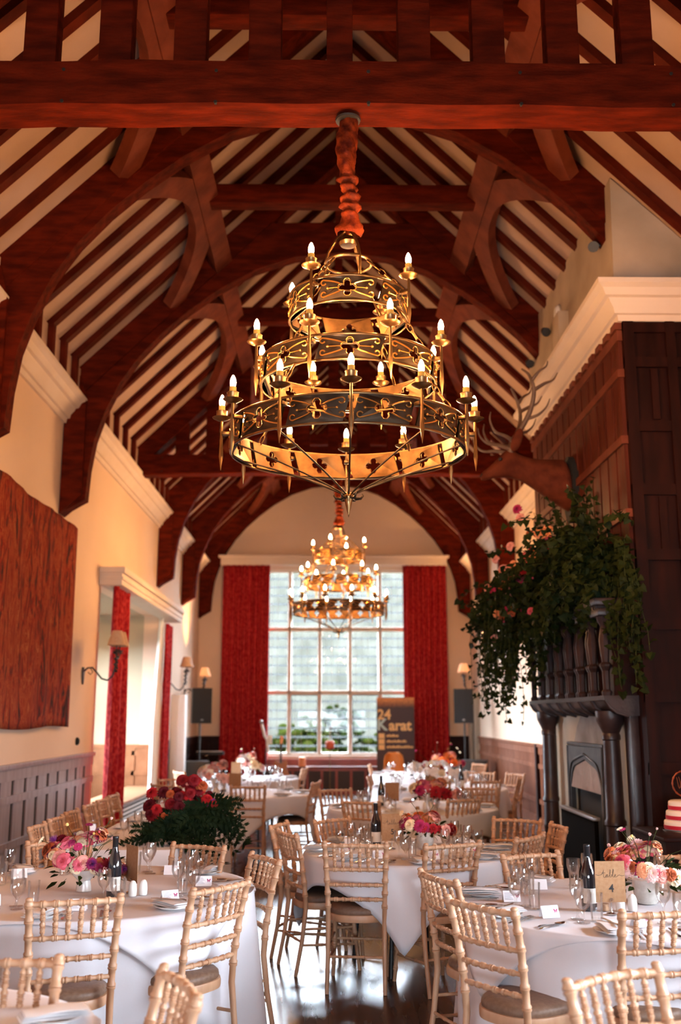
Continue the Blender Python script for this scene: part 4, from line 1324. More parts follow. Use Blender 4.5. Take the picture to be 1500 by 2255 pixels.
# ------------------------------------------------------------------ tables and cloths
def table_mesh_thing(name, label, loc, R, drop_hidden=True):
    r = thing(name, label, 'table', loc, 0.4, 'round dining tables')
    mb = MB(); mb.lathe([(0, 0.715), (R - 0.02, 0.715), (R - 0.005, 0.722), (R - 0.005, 0.738), (R - 0.02, 0.745), (0, 0.745)], 40)
    mb.build('tabletop', m_brace, r, smooth=40)
    for k in range(4):
        a = PI / 4 + k * PI / 2
        mb = MB(); mb.tube([(0.35*math.cos(a), 0.35*math.sin(a), 0.715), (0.42*math.cos(a), 0.42*math.sin(a), 0.0)], 0.016, 8)
        mb.build('leg', m_blackp, r, smooth=50)
    return r
def square_cloth(loc, R, half, rot, label, seed, z=0.757, mat=None, group=None, amp=0.045, flare=0.04):
    """square cloth over a round top: pointed corners hang down, the sides hang short or stay on the top"""
    rr = random.Random(seed)
    n = 160; V = []; F = []
    ph = [rr.uniform(0, 2*PI) for _ in range(4)]
    rings = [('top', q) for q in (0.0, 0.35, 0.7, 0.9, 0.97, 1.0)] + [('drop', q) for q in (0.03, 0.08, 0.16, 0.26, 0.38, 0.50, 0.62, 0.74, 0.87, 1.0)]
    for kind, q in rings:
        for i in range(n):
            a = 2 * PI * i / n
            al = a - rot
            reach = half / max(abs(math.cos(al)), abs(math.sin(al)))
            reach = min(reach, half * 1.395)
            inner = min(R, reach)
            drop = min(max(reach - R, 0.0), 0.735)
            if kind == 'top':
                rad = inner * q; zz = z + 0.0015 * math.sin(5 * a + ph[0]) * q
            else:
                s = drop * q
                corner = abs(math.sin(2 * al)) ** 3
                f = q * amp * (0.55 * math.sin(8 * al + ph[1] * 0.2) * (1 - 0.6 * corner) + 0.45 * math.sin(13 * a + ph[2]) + 0.8 * corner - 0.25) * min(1.0, drop / 0.45)
                rad = inner + 0.010 * min(1, s / 0.02) + f + flare * q * min(drop, 0.4)
                zz = z - s
            V.append((rad * math.cos(a), rad * math.sin(a), zz))
    m = len(rings)
    for j in range(m - 1):
        for i in range(n):
            F.append((j*n+i, j*n+(i+1)%n, (j+1)*n+(i+1)%n, (j+1)*n+i))
    mb = MB(); mb.add(V, F)
    o = mb.build('tablecloth', mat or m_cloth, smooth=180)
    o.location = (loc[0], loc[1], 0)
    md = o.modifiers.new('thickness', 'SOLIDIFY'); md.thickness = 0.003; md.offset = -1
    tag(o, label, 'tablecloth', group)
    return o

# ------------------------------------------------------------------ tableware prototypes
def goblet():
    mb = MB()
    mb.lathe([(0.0, 0.0), (0.033, 0.0), (0.034, 0.003), (0.010, 0.008), (0.0045, 0.02), (0.0045, 0.075), (0.010, 0.088), (0.026, 0.105), (0.034, 0.130), (0.0345, 0.150), (0.031, 0.180), (0.0295, 0.180),
              (0.0328, 0.150), (0.0322, 0.130), (0.0245, 0.107), (0.008, 0.093), (0.0, 0.092)], 20)
    o = mb.build('wine_glass', m_glass, smooth=60); return tag(o, '', 'glass')
def water():
    mb = MB()
    mb.lathe([(0.0, 0.0), (0.031, 0.0), (0.032, 0.003), (0.010, 0.008), (0.0055, 0.018), (0.0055, 0.045), (0.012, 0.055), (0.031, 0.075), (0.039, 0.105), (0.038, 0.145), (0.0362, 0.145),
              (0.037, 0.105), (0.0295, 0.077), (0.010, 0.060), (0.0, 0.059)], 20)
    o = mb.build('water_goblet', m_glass, smooth=60); return tag(o, '', 'glass')
def tumbler():
    mb = MB(); mb.lathe([(0.0, 0.0), (0.026, 0.0), (0.027, 0.004), (0.031, 0.125), (0.0295, 0.125), (0.0258, 0.012), (0.0, 0.012)], 20)
    o = mb.build('tumbler', m_glass, smooth=60); return tag(o, '', 'glass')
def plate():
    mb = MB(); mb.lathe([(0.0, 0.0), (0.050, 0.0), (0.052, 0.004), (0.070, 0.009), (0.086, 0.015), (0.087, 0.017), (0.070, 0.013), (0.052, 0.008), (0.0, 0.007)], 28)
    o = mb.build('side_plate', m_china, smooth=50); return tag(o, '', 'plate')
def napkin():
    mb = MB(); V = []; F = []
    for lay, (z0, z1, w, l, sh) in enumerate(((0.0, 0.008, 0.052, 0.110, 0.0), (0.009, 0.017, 0.050, 0.104, 0.004), (0.018, 0.026, 0.047, 0.098, -0.003))):
        n0 = len(V); nx, ny = 4, 10
        for zz in (z0, z1):
            for j in range(ny + 1):
                for i in range(nx + 1):
                    u = -1 + 2*i/nx; v = -1 + 2*j/ny
                    edge = 0.0035 * (1 if abs(u) == 1 else 0) * (1 if zz == z1 else -1)
                    V.append((sh + u * w, v * l, zz - edge + 0.003 * math.sin(v * 3 + lay) * (1 if zz == z1 else 0.6)))
        sz = (nx+1)*(ny+1)
        for j in range(ny):
            for i in range(nx):
                a = n0 + j*(nx+1)+i
                F.append((a, a+nx+1, a+nx+2, a+1)); F.append((a+sz, a+sz+1, a+sz+nx+2, a+sz+nx+1))
        for i in range(nx):
            F.append((n0+i, n0+i+1, n0+sz+i+1, n0+sz+i)); b = n0 + ny*(nx+1) + i; F.append((b+1, b, b+sz, b+sz+1))
        for j in range(ny):
            a = n0 + j*(nx+1); F.append((a+nx+1, a, a+sz, a+sz+nx+1)); b = a + nx; F.append((b, b+nx+1, b+sz+nx+1, b+sz))
    mb.add(V, F)
    o = mb.build('folded_napkin', m_napkin, smooth=50); return tag(o, '', 'napkin')
def handle_profile(mb, L, w0, w1, th):
    mb.prism([(-w0, 0), (w0, 0), (w1, L * 0.8), (w1 * 0.8, L), (-w1 * 0.8, L), (-w1, L * 0.8)], lambda u, v, t: (u, -v, t + 0.006 * math.sin(PI * v / L)), 0, th)
def knife():
    mb = MB(); handle_profile(mb, 0.09, 0.004, 0.0075, 0.004)
    mb.prism([(-0.006, 0), (0.006, 0), (0.010, 0.03), (0.009, 0.085), (0.0, 0.110), (-0.006, 0.10)], lambda u, v, t: (u, v, t + 0.001), 0, 0.0018)
    o = mb.build('table_knife', m_steel, smooth=40); return tag(o, '', 'knife')
def fork():
    mb = MB(); handle_profile(mb, 0.115, 0.0035, 0.0075, 0.003)
    mb.prism([(-0.0035, 0), (0.0035, 0), (0.011, 0.018), (0.011, 0.035), (-0.011, 0.035), (-0.011, 0.018)], lambda u, v, t: (u, v, t + 0.003), 0, 0.002)
    for k in range(4):
        x = -0.0095 + 0.0063 * k
        mb.bb(x - 0.0014, x + 0.0014, 0.033, 0.078, 0.003 + 0.002, 0.007)
    o = mb.build('table_fork', m_steel, smooth=40); return tag(o, '', 'fork')
def spoon():
    mb = MB(); handle_profile(mb, 0.115, 0.0035, 0.0075, 0.003)
    V = []; F = []
    for j in range(7):
        t = j / 6
        for k in range(16):
            a = 2*PI*k/16
            V.append((0.020 * t * math.cos(a), 0.030 + 0.032 * t * math.sin(a), 0.002 + 0.008 * t * t))
    for j in range(6):
        for k in range(16): F.append((j*16+k, j*16+(k+1)%16, (j+1)*16+(k+1)%16, (j+1)*16+k))
    mb.add(V, F)
    o = mb.build('soup_spoon', m_steel, smooth=180); return tag(o, '', 'spoon')
def place_card():
    r = thing('place_card', '', 'place card')
    mb = MB(); w, h, d = 0.045, 0.052, 0.022
    mb.add([(-w, -d, 0), (w, -d, 0), (w, 0, h), (-w, 0, h), (-w, d, 0), (w, d, 0)], [(0, 1, 2, 3), (3, 2, 5, 4)])
    mb.add([(-w, -d + 0.0015, 0), (w, -d + 0.0015, 0), (w, 0, h - 0.002), (-w, 0, h - 0.002), (-w, d - 0.0015, 0), (w, d - 0.0015, 0)], [(3, 2, 1, 0), (4, 5, 2, 3)])
    mb.build('folded_card', m_card, r, smooth=0, fixn=False)
    sl = d / h
    def onface(x, z, off=0.0008): return (x, -d + z * sl - off, z)
    mb = MB()
    for k in range(6):
        z = 0.012 + k * 0.0058; x1 = 0.006 - 0.006 * (k % 3)
        p = [onface(-0.038, z), onface(x1, z), onface(x1, z + 0.0018), onface(-0.038, z + 0.0018)]
        mb.add(p, [(0, 1, 2, 3)])
    mb.build('printed_lines', m_ink2, r, smooth=0, fixn=False)
    mb = MB()
    for s in (-1, 1):
        for pts in (((0, 0), (0.010, 0.010), (0.012, 0.002), (0.006, -0.003)), ((0, 0), (0.007, -0.003), (0.008, -0.010), (0.003, -0.009))):
            mb.add([onface(0.028 + s * x * 0.9, 0.030 + z * 0.9, 0.0010) for x, z in pts], [(0, 1, 2, 3)])
    mb.build('butterfly', m_bfly, r, smooth=0, fixn=False)
    return r
def wine_bottle():
    r = thing('wine_bottle', '', 'bottle')
    mb = MB(); mb.lathe([(0.0, 0.004), (0.030, 0.0), (0.037, 0.004), (0.038, 0.02), (0.038, 0.150), (0.036, 0.175), (0.026, 0.205), (0.0175, 0.235), (0.0145, 0.262), (0.0140, 0.305), (0.0, 0.305)], 24)
    mb.build('glass_body', m_bottle, r, smooth=50)
    mb = MB(); mb.lathe([(0.0150, 0.250), (0.0155, 0.252), (0.0155, 0.295), (0.0165, 0.297), (0.0165, 0.307), (0.015, 0.309), (0, 0.309)], 20)
    mb.build('capsule', M('bottle_capsule', (0.02, 0.018, 0.02), 0.3, metal=0.5), r, smooth=40)
    mb = MB(); V = []; F = []
    for z in (0.035, 0.105):
        for k in range(13):
            a = -PI/2 - 1.15 + 2.3 * k / 12
            V.append((0.0386 * math.cos(a), 0.0386 * math.sin(a), z))
    for k in range(12): F.append((k, k+1, 13+k+1, 13+k))
    mb.add(V, F); mb.build('paper_label', m_label, r, smooth=180)
    return r
def shaker():
    mb = MB(); mb.lathe([(0.0, 0.0), (0.019, 0.0), (0.022, 0.006), (0.023, 0.03), (0.021, 0.058), (0.015, 0.072), (0.007, 0.078), (0.0, 0.079)], 18)
    o = mb.build('shaker', m_china, smooth=60); return tag(o, '', 'salt and pepper shaker')
def log_slice():
    mb = MB(); mb.lathe([(0.0, 0.0), (0.021, 0.0), (0.022, 0.004), (0.021, 0.032), (0.0, 0.033)], 12)
    o = mb.build('log_holder', m_cork, smooth=40); return tag(o, '', 'holder')
def text_mesh(parent, name, txt, size, loc, mat, rot=(PI/2, 0, 0), shear=0.0, offset=0.0, align='CENTER', extrude=0.0004):
    cu = bpy.data.curves.new(name, 'FONT'); cu.body = txt; cu.size = size; cu.shear = shear; cu.offset = offset
    cu.align_x = align; cu.align_y = 'CENTER'; cu.extrude = extrude
    tmp = bpy.data.objects.new(name + '_tmp', cu); COL.objects.link(tmp)
    bpy.context.view_layer.update()
    me = bpy.data.meshes.new_from_object(tmp.evaluated_get(bpy.context.evaluated_depsgraph_get()))
    bpy.data.objects.remove(tmp); bpy.data.curves.remove(cu)
    me.name = name; me.materials.clear(); me.materials.append(mat)
    o = bpy.data.objects.new(name, me); COL.objects.link(o); o.parent = parent
    o.location = loc; o.rotation_euler = rot
    return o
def script_word(parent, mat, k=1.0, z=0.0):
    """the word 'table' as one pen stroke with long flourishes"""
    st = []
    P = [(-0.062, 0.004), (-0.050, 0.001), (-0.036, 0.004), (-0.029, 0.016), (-0.027, 0.024), (-0.0285, 0.010), (-0.0275, -0.006), (-0.023, -0.008), (-0.018, -0.003)]
    st.append(P)
    st.append([(-0.036, 0.010), (-0.028, 0.0105), (-0.020, 0.012)])
    st.append([(-0.018, -0.003), (-0.010, 0.003), (-0.013, 0.005), (-0.018, 0.000), (-0.017, -0.007), (-0.012, -0.006), (-0.009, 0.003), (-0.0095, -0.006), (-0.006, -0.006), (0.000, 0.006), (0.004, 0.022), (0.001, 0.025), (-0.001, 0.010), (0.000, -0.006), (0.004, -0.007), (0.008, -0.001), (0.007, 0.004), (0.004, 0.002)])
    st.append([(0.008, -0.001), (0.013, 0.008), (0.017, 0.023), (0.0145, 0.027), (0.012, 0.012), (0.013, -0.005), (0.017, -0.007), (0.021, -0.002), (0.025, 0.003), (0.023, 0.005), (0.020, 0.000), (0.022, -0.007), (0.029, -0.005), (0.040, 0.003), (0.050, -0.002), (0.062, 0.000)])
    mb = MB()
    for s in st: mb.tube([(x * k, -0.0012, z + y * k) for x, y in s], 0.0008, 4)
    o = mb.build('script_lettering', mat, parent, smooth=0); return o
def table_card(number, tilt=0.0):
    r = thing('table_number_card', '', 'table card')
    mb = MB(); mb.bb(-0.074, 0.074, -0.001, 0.001, 0.055, 0.245); mb.build('card', m_kraft, r, smooth=0)
    if number:
        script_word(r, m_ink, 1.14, 0.178)
        text_mesh(r, 'numeral', number, 0.052, (0.004, -0.0016, 0.118), m_ink, offset=0.0006)
    mb = MB(); mb.lathe([(0, 0), (0.026, 0.0), (0.026, 0.005), (0.006, 0.010), (0.003, 0.02), (0.003, 0.052)], 16)
    for s in (-1, 1):
        mb.tube([(0.010 * math.cos(2*PI*i/14) * (1 - i/30), s * 0.003, 0.065 + 0.010 * math.sin(2*PI*i/14) * (1 - i/30)) for i in range(24)], 0.0012, 5)
    mb.build('wire_holder', m_steel, r, smooth=50)
    return r

# ------------------------------------------------------------------ flowers
def petal(mb, L, w, cup, base, tilt, ang, z, curl=0.0, ns=4):
    V = []
    for j in range(ns + 1):
        t = j / ns
        wd = w * math.sin(PI * (0.16 + 0.72 * t)) 
        rr = base + L * t * math.cos(tilt + cup * t); zz = z + L * t * math.sin(tilt + cup * t)
        for u in (-1, 0, 1):
            V.append((rr + (0.0 if u == 0 else -0.12 * wd), u * wd, zz + (0.22 * wd if u else 0) * (1 - curl)))
    F = []
    for j in range(ns):
        for i in range(2): F.append((j*3+i, j*3+i+1, (j+1)*3+i+1, (j+1)*3+i))
    ca, sa = math.cos(ang), math.sin(ang)
    mb.add([(x*ca - y*sa, x*sa + y*ca, zz) for x, y, zz in V], F)
def bloom(kind):
    mb = MB(); g = 2.39996
    if kind == 'rose':
        for i in range(26):
            t = i / 25
            petal(mb, 0.016 + 0.020*t, 0.010 + 0.013*t, -0.25 - 0.75*t, 0.001 + 0.008*t, 1.45 - 0.85*t, i*g, 0.004 - 0.010*t)
        mb.sphere((0, 0, 0.004), 0.011, 8, 5, (1, 1, 0.9))
    elif kind == 'dahlia':
        for i in range(70):
            t = i / 69
            petal(mb, 0.010 + 0.026*t, 0.0055 + 0.003*t, -0.3, 0.002 + 0.004*t, 1.45 - 1.55*t, i*g, 0.012 - 0.012*t, 0, 3)
    elif kind == 'daisy':
        for i in range(22): petal(mb, 0.026, 0.006, -0.25, 0.004, 0.35 - 0.2*(i%2), i*2*PI/22, 0.002*(i%2), 0, 3)
        mb.sphere((0, 0, 0.003), 0.008, 8, 5, (1, 1, 0.6))
    elif kind == 'bud':
        for i in range(9):
            t = i / 8
            petal(mb, 0.018, 0.009, 0.25, 0.003, 1.25 - 0.25*t, i*g, -0.004)
        mb.sphere((0, 0, 0.002), 0.007, 8, 5, (1, 1, 1.2))
    elif kind == 'thistle':
        for i in range(60):
            a = i*g; t = i/59
            b = 1.5 - 1.3*t
            d = Vector((math.cos(a)*math.cos(b), math.sin(a)*math.cos(b), math.sin(b)))
            mb.tube([d*0.006, d*0.034], [0.0016, 0.0006], 3, False)
    return mb
FLC = {
 'peach': (0.74, 0.31, 0.16), 'blush': (0.68, 0.30, 0.25), 'pink': (0.62, 0.11, 0.15), 'magenta': (0.36, 0.022, 0.09), 'deep_red': (0.15, 0.004, 0.008),
 'red': (0.32, 0.010, 0.015), 'burgundy': (0.07, 0.003, 0.008), 'cream': (0.74, 0.58, 0.38), 'orange': (0.62, 0.13, 0.025), 'rust': (0.33, 0.07, 0.025), 'white': (0.85, 0.78, 0.74), 'purple': (0.14, 0.02, 0.14), 'yellow': (0.82, 0.60, 0.22), 'palepink': (0.74, 0.46, 0.42)}
FMAT = {}
BLOOMS = {}
def get_bloom(kind, colr):
    key = (kind, colr)
    if key not in BLOOMS:
        if colr not in FMAT:
            c = FLC[colr]
            FMAT[colr] = M('petal_' + colr, c, 0.65, col2=tuple(min(1, x * 1.2 + 0.005) for x in c), scale=50, spec=0.12)
        o = bloom(kind).build('bloom', FMAT[colr], smooth=60, fixn=False)
        BLOOMS[key] = o.data
        bpy.data.objects.remove(o)
    return BLOOMS[key]
def add_bloom(parent, kind, colr, loc, direction, sc):
    nm = {'rose': 'rose', 'dahlia': 'dahlia', 'daisy': 'daisy', 'bud': 'flower_bud', 'thistle': 'thistle'}[kind]
    o = bpy.data.objects.new(nm, get_bloom(kind, colr)); COL.objects.link(o); o.parent = parent
    o.location = loc; o.scale = (sc, sc, sc)
    o.rotation_euler = Vector(direction).to_track_quat('Z', 'Y').to_euler()
    return o
def leaf_card(mb, p, d, n, L, w):
    d = Vector(d).normalized(); n = Vector(n); s = d.cross(n)
    s = s.normalized() if s.length > 1e-4 else d.orthogonal().normalized()
    u = s.cross(d)
    p = Vector(p)
    V = [p, p + d*L*0.35 + s*w + u*w*0.25, p + d*L*0.4, p + d*L*0.35 - s*w + u*w*0.25, p + d*L*0.75 + s*w*0.6 + u*w*0.1, p + d*L*0.75 - s*w*0.6 + u*w*0.1, p + d*L - u*w*0.2]
    mb.add(V, [(0, 1, 2), (0, 2, 3), (1, 4, 6, 2), (2, 6, 5, 3)])
PAL_A = [('rose', 'peach'), ('rose', 'pink'), ('dahlia', 'magenta'), ('rose', 'blush'), ('daisy', 'cream'), ('dahlia', 'deep_red'), ('rose', 'cream'), ('bud', 'pink'), ('rose', 'rust'), ('thistle', 'purple'), ('bud', 'blush'), ('dahlia', 'pink')]
PAL_B = [('rose', 'peach'), ('rose', 'cream'), ('dahlia', 'red'), ('rose', 'orange'), ('dahlia', 'magenta'), ('rose', 'blush'), ('rose', 'pink'), ('bud', 'pink')]
PAL_C = [('rose', 'palepink'), ('rose', 'peach'), ('dahlia', 'palepink'), ('rose', 'blush'), ('rose', 'rust'), ('bud', 'blush'), ('rose', 'pink'), ('dahlia', 'magenta'), ('rose', 'cream'), ('rose', 'peach')]
PAL_P = [('rose', 'palepink'), ('rose', 'white'), ('dahlia', 'palepink'), ('rose', 'blush'), ('bud', 'white'), ('rose', 'cream')]
def centrepiece(loc, label, pal, seed, w=0.15, h=0.15, vase='compote', n=26, leafm=None, nleaf=90, squash=1.0, sprigs=6, big=1.0):
    rr = random.Random(seed)
    r = thing('flower_centrepiece', label, 'flower arrangement', (loc[0], loc[1], loc[2]), 0, 'table flower arrangements')
    if vase == 'compote':
        mb = MB(); mb.lathe([(0.0, 0.0), (0.042, 0.0), (0.040, 0.02), (0.034, 0.055), (0.040, 0.062), (0.064, 0.085), (0.070, 0.112), (0.064, 0.112), (0.058, 0.09), (0.0, 0.075)], 24); z0 = 0.105
    elif vase == 'jar':
        mb = MB(); mb.lathe([(0.0, 0.0), (0.048, 0.0), (0.056, 0.01), (0.066, 0.06), (0.068, 0.115), (0.060, 0.125), (0.054, 0.12), (0.0, 0.10)], 24); z0 = 0.115
    else:
        mb = MB(); mb.lathe([(0.0, 0.0), (0.05, 0.0), (0.045, 0.03), (0.03, 0.06), (0.055, 0.10), (0.07, 0.16), (0.064, 0.16), (0.0, 0.12)], 20); z0 = 0.15
    mb.build('vase', m_china if vase != 'jar' else M('speckled_stoneware', (0.72, 0.69, 0.64), 0.5, col2=(0.58, 0.55, 0.50), scale=30), r, smooth=40)
    lf = MB()
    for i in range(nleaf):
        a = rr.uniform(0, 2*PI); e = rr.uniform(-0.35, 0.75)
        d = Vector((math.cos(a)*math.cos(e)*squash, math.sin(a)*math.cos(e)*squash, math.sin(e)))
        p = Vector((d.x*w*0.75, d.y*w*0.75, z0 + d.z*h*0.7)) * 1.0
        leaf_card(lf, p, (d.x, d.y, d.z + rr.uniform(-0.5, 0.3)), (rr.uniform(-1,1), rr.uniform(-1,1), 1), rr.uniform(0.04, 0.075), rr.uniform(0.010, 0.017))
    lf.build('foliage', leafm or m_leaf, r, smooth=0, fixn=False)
    for i in range(n):
        kind, c = pal[i % len(pal)]
        a = i * 2.39996 + rr.uniform(-0.3, 0.3); e = (0.02 + 1.35 * ((i * 0.618) % 1.0)) * 1.0 - 0.12
        d = Vector((math.cos(a)*math.cos(e), math.sin(a)*math.cos(e), math.sin(e)))
        k = rr.uniform(0.85, 1.12)
        p = (d.x*w*k*squash, d.y*w*k, z0 + 0.02 + d.z*h*k)
        add_bloom(r, kind, c, p, (d.x, d.y, 0.5 * d.z + 0.12), rr.uniform(0.7, 1.35) * big)
    st = MB()
    for i in range(sprigs):
        a = rr.uniform(0, 2*PI); e = rr.uniform(0.5, 1.2); L = w * rr.uniform(1.3, 1.75)
        d = Vector((math.cos(a)*math.cos(e), math.sin(a)*math.cos(e), math.sin(e)))
        p1 = Vector((0, 0, z0)) + d * L
        st.tube([(0, 0, z0), Vector((0, 0, z0 + 0.03)) + d * L * 0.6, p1], 0.0018, 4)
        add_bloom(r, ['daisy', 'bud', 'daisy', 'bud'][i % 4], ['cream', 'palepink', 'magenta', 'yellow'][i % 4], p1, d, rr.uniform(0.6, 0.95))
    if sprigs: st.build('stems', m_stem, r, smooth=0)
    return r
# ------------------------------------------------------------------ tables in the hall
TOP = 0.760
TABLES = [
 # key, x, y, R, description
 ('t4', 1.50, 5.36, 0.83, 'the table 4 card'),
 ('t6', -1.33, 5.85, 0.90, 'the red-brown card by the left wainscot'),
 ('t5', 0.57, 7.44, 0.74, 'the table 5 card'),
 ('t7', -1.50, 2.95, 0.90, 'only its rim in view at bottom left'),
 ('r2', 0.88, 10.85, 0.88, 'the second dark card behind table 5'),
 ('r3', 1.48, 13.80, 0.90, 'the spread of white flowers before the banner'),
 ('r4', 1.55, 16.95, 0.88, 'the pale card nearest the right loudspeaker'),
 ('l2', -1.05, 12.85, 0.82, 'pink flowers and a dark card'),
 ('l3', -1.30, 15.85, 0.82, 'the pale card before the left red curtain'),
]
TD = {k: (x, y, R, d) for k, x, y, R, d in TABLES}
TN = {'t4': 'the near right table', 't6': 'the near left table', 't5': 'the middle table', 't7': 'the bottom left corner table', 'r2': 'the table behind table 5', 'r3': 'the table before the banner',
      'r4': 'the farthest right table', 'l2': 'the far left table with dark card', 'l3': 'the farthest left table'}
for i, (k, x, y, R, d) in enumerate(TABLES):
    table_mesh_thing('round_table', 'round dining table under a white cloth, with ' + d, (x, y, 0), R)
    if k in ('t4', 't6', 't7'):
        square_cloth((x, y), R + 0.004, R + {'t4': 0.62, 't6': 0.50, 't7': 0.5}[k], {'t4': 0.2, 't6': -0.93, 't7': 0.35}[k], 'long white undercloth almost reaching the floor on ' + TN[k], i * 3 + 1, 0.752, amp=0.07)
        square_cloth((x, y), R + 0.012, R * {'t4': 1.02, 't6': 1.02, 't7': 0.95}[k], {'t4': -1.85, 't6': -1.66, 't7': 0.2}[k], 'white square overcloth with pointed hanging corners on ' + TN[k], i * 3 + 2, 0.757, amp=0.06, flare=0.08)
    else:
        square_cloth((x, y), R + 0.004, R + {'t5': 0.17}.get(k, 0.20), {'t5': 0.66, 'r2': 0.62, 'l2': 0.75}.get(k, 0.4), 'white square cloth with hanging corners on ' + TN[k], i * 3 + 1, 0.757, amp=0.05)

# long top table beside the left wall
lt = thing('long_table', 'long narrow dining table under cloths between the left wainscot chairs and the aisle', 'table', (-1.50, 9.45, 0))
mb = MB(); mb.bb(-0.37, 0.37, -1.92, 1.92, 0.715, 0.745, 0.006); mb.build('tabletop', m_brace, lt)
for sx in (-0.32, 0.32):
    for sy in (-1.8, 0.0, 1.8):
        mb = MB(); mb.tube([(sx, sy, 0), (sx, sy, 0.715)], 0.018, 8); mb.build('leg', m_blackp, lt)
def long_cloth(x0, x1, y0, y1, z, drop, label):
    per = []
    n = 220
    P = 2 * ((x1-x0) + (y1-y0))
    V = []; F = []
    ringsq = [(0.0, 0), (0.0, 0.02), (0.15, 0), (0.4, 0), (0.7, 0), (1.0, 0)]
    def pt(s):
        s = s % P
        if s < x1-x0: return (x0 + s, y0, 0, -1)
        s -= x1-x0
        if s < y1-y0: return (x1, y0 + s, 1, 0)
        s -= y1-y0
        if s < x1-x0: return (x1 - s, y1, 0, 1)
        s -= x1-x0
        return (x0, y1 - s, -1, 0)
    for q, dz in ringsq:
        for i in range(n):
            s = P * i / n; px, py, nx, ny = pt(s)
            off = 0.006 + q * (0.018 * math.sin(s * 14) + 0.014 * math.sin(s * 23 + 1) + 0.02) if (q > 0 or dz) else 0.0
            V.append((px + nx*off, py + ny*off, z - drop*q - dz))
    m = len(ringsq)
    for j in range(m-1):
        for i in range(n): F.append((j*n+i, j*n+(i+1)%n, (j+1)*n+(i+1)%n, (j+1)*n+i))
    F.append(tuple(range(n)))
    mb = MB(); mb.add(V, F)
    o = mb.build('tablecloth', m_cloth, smooth=50)
    return tag(o, label, 'tablecloth')
long_cloth(-1.89, -1.11, 7.50, 11.40, 0.757, 0.72, 'long white cloth falling to the floor round the narrow table by the left wall')

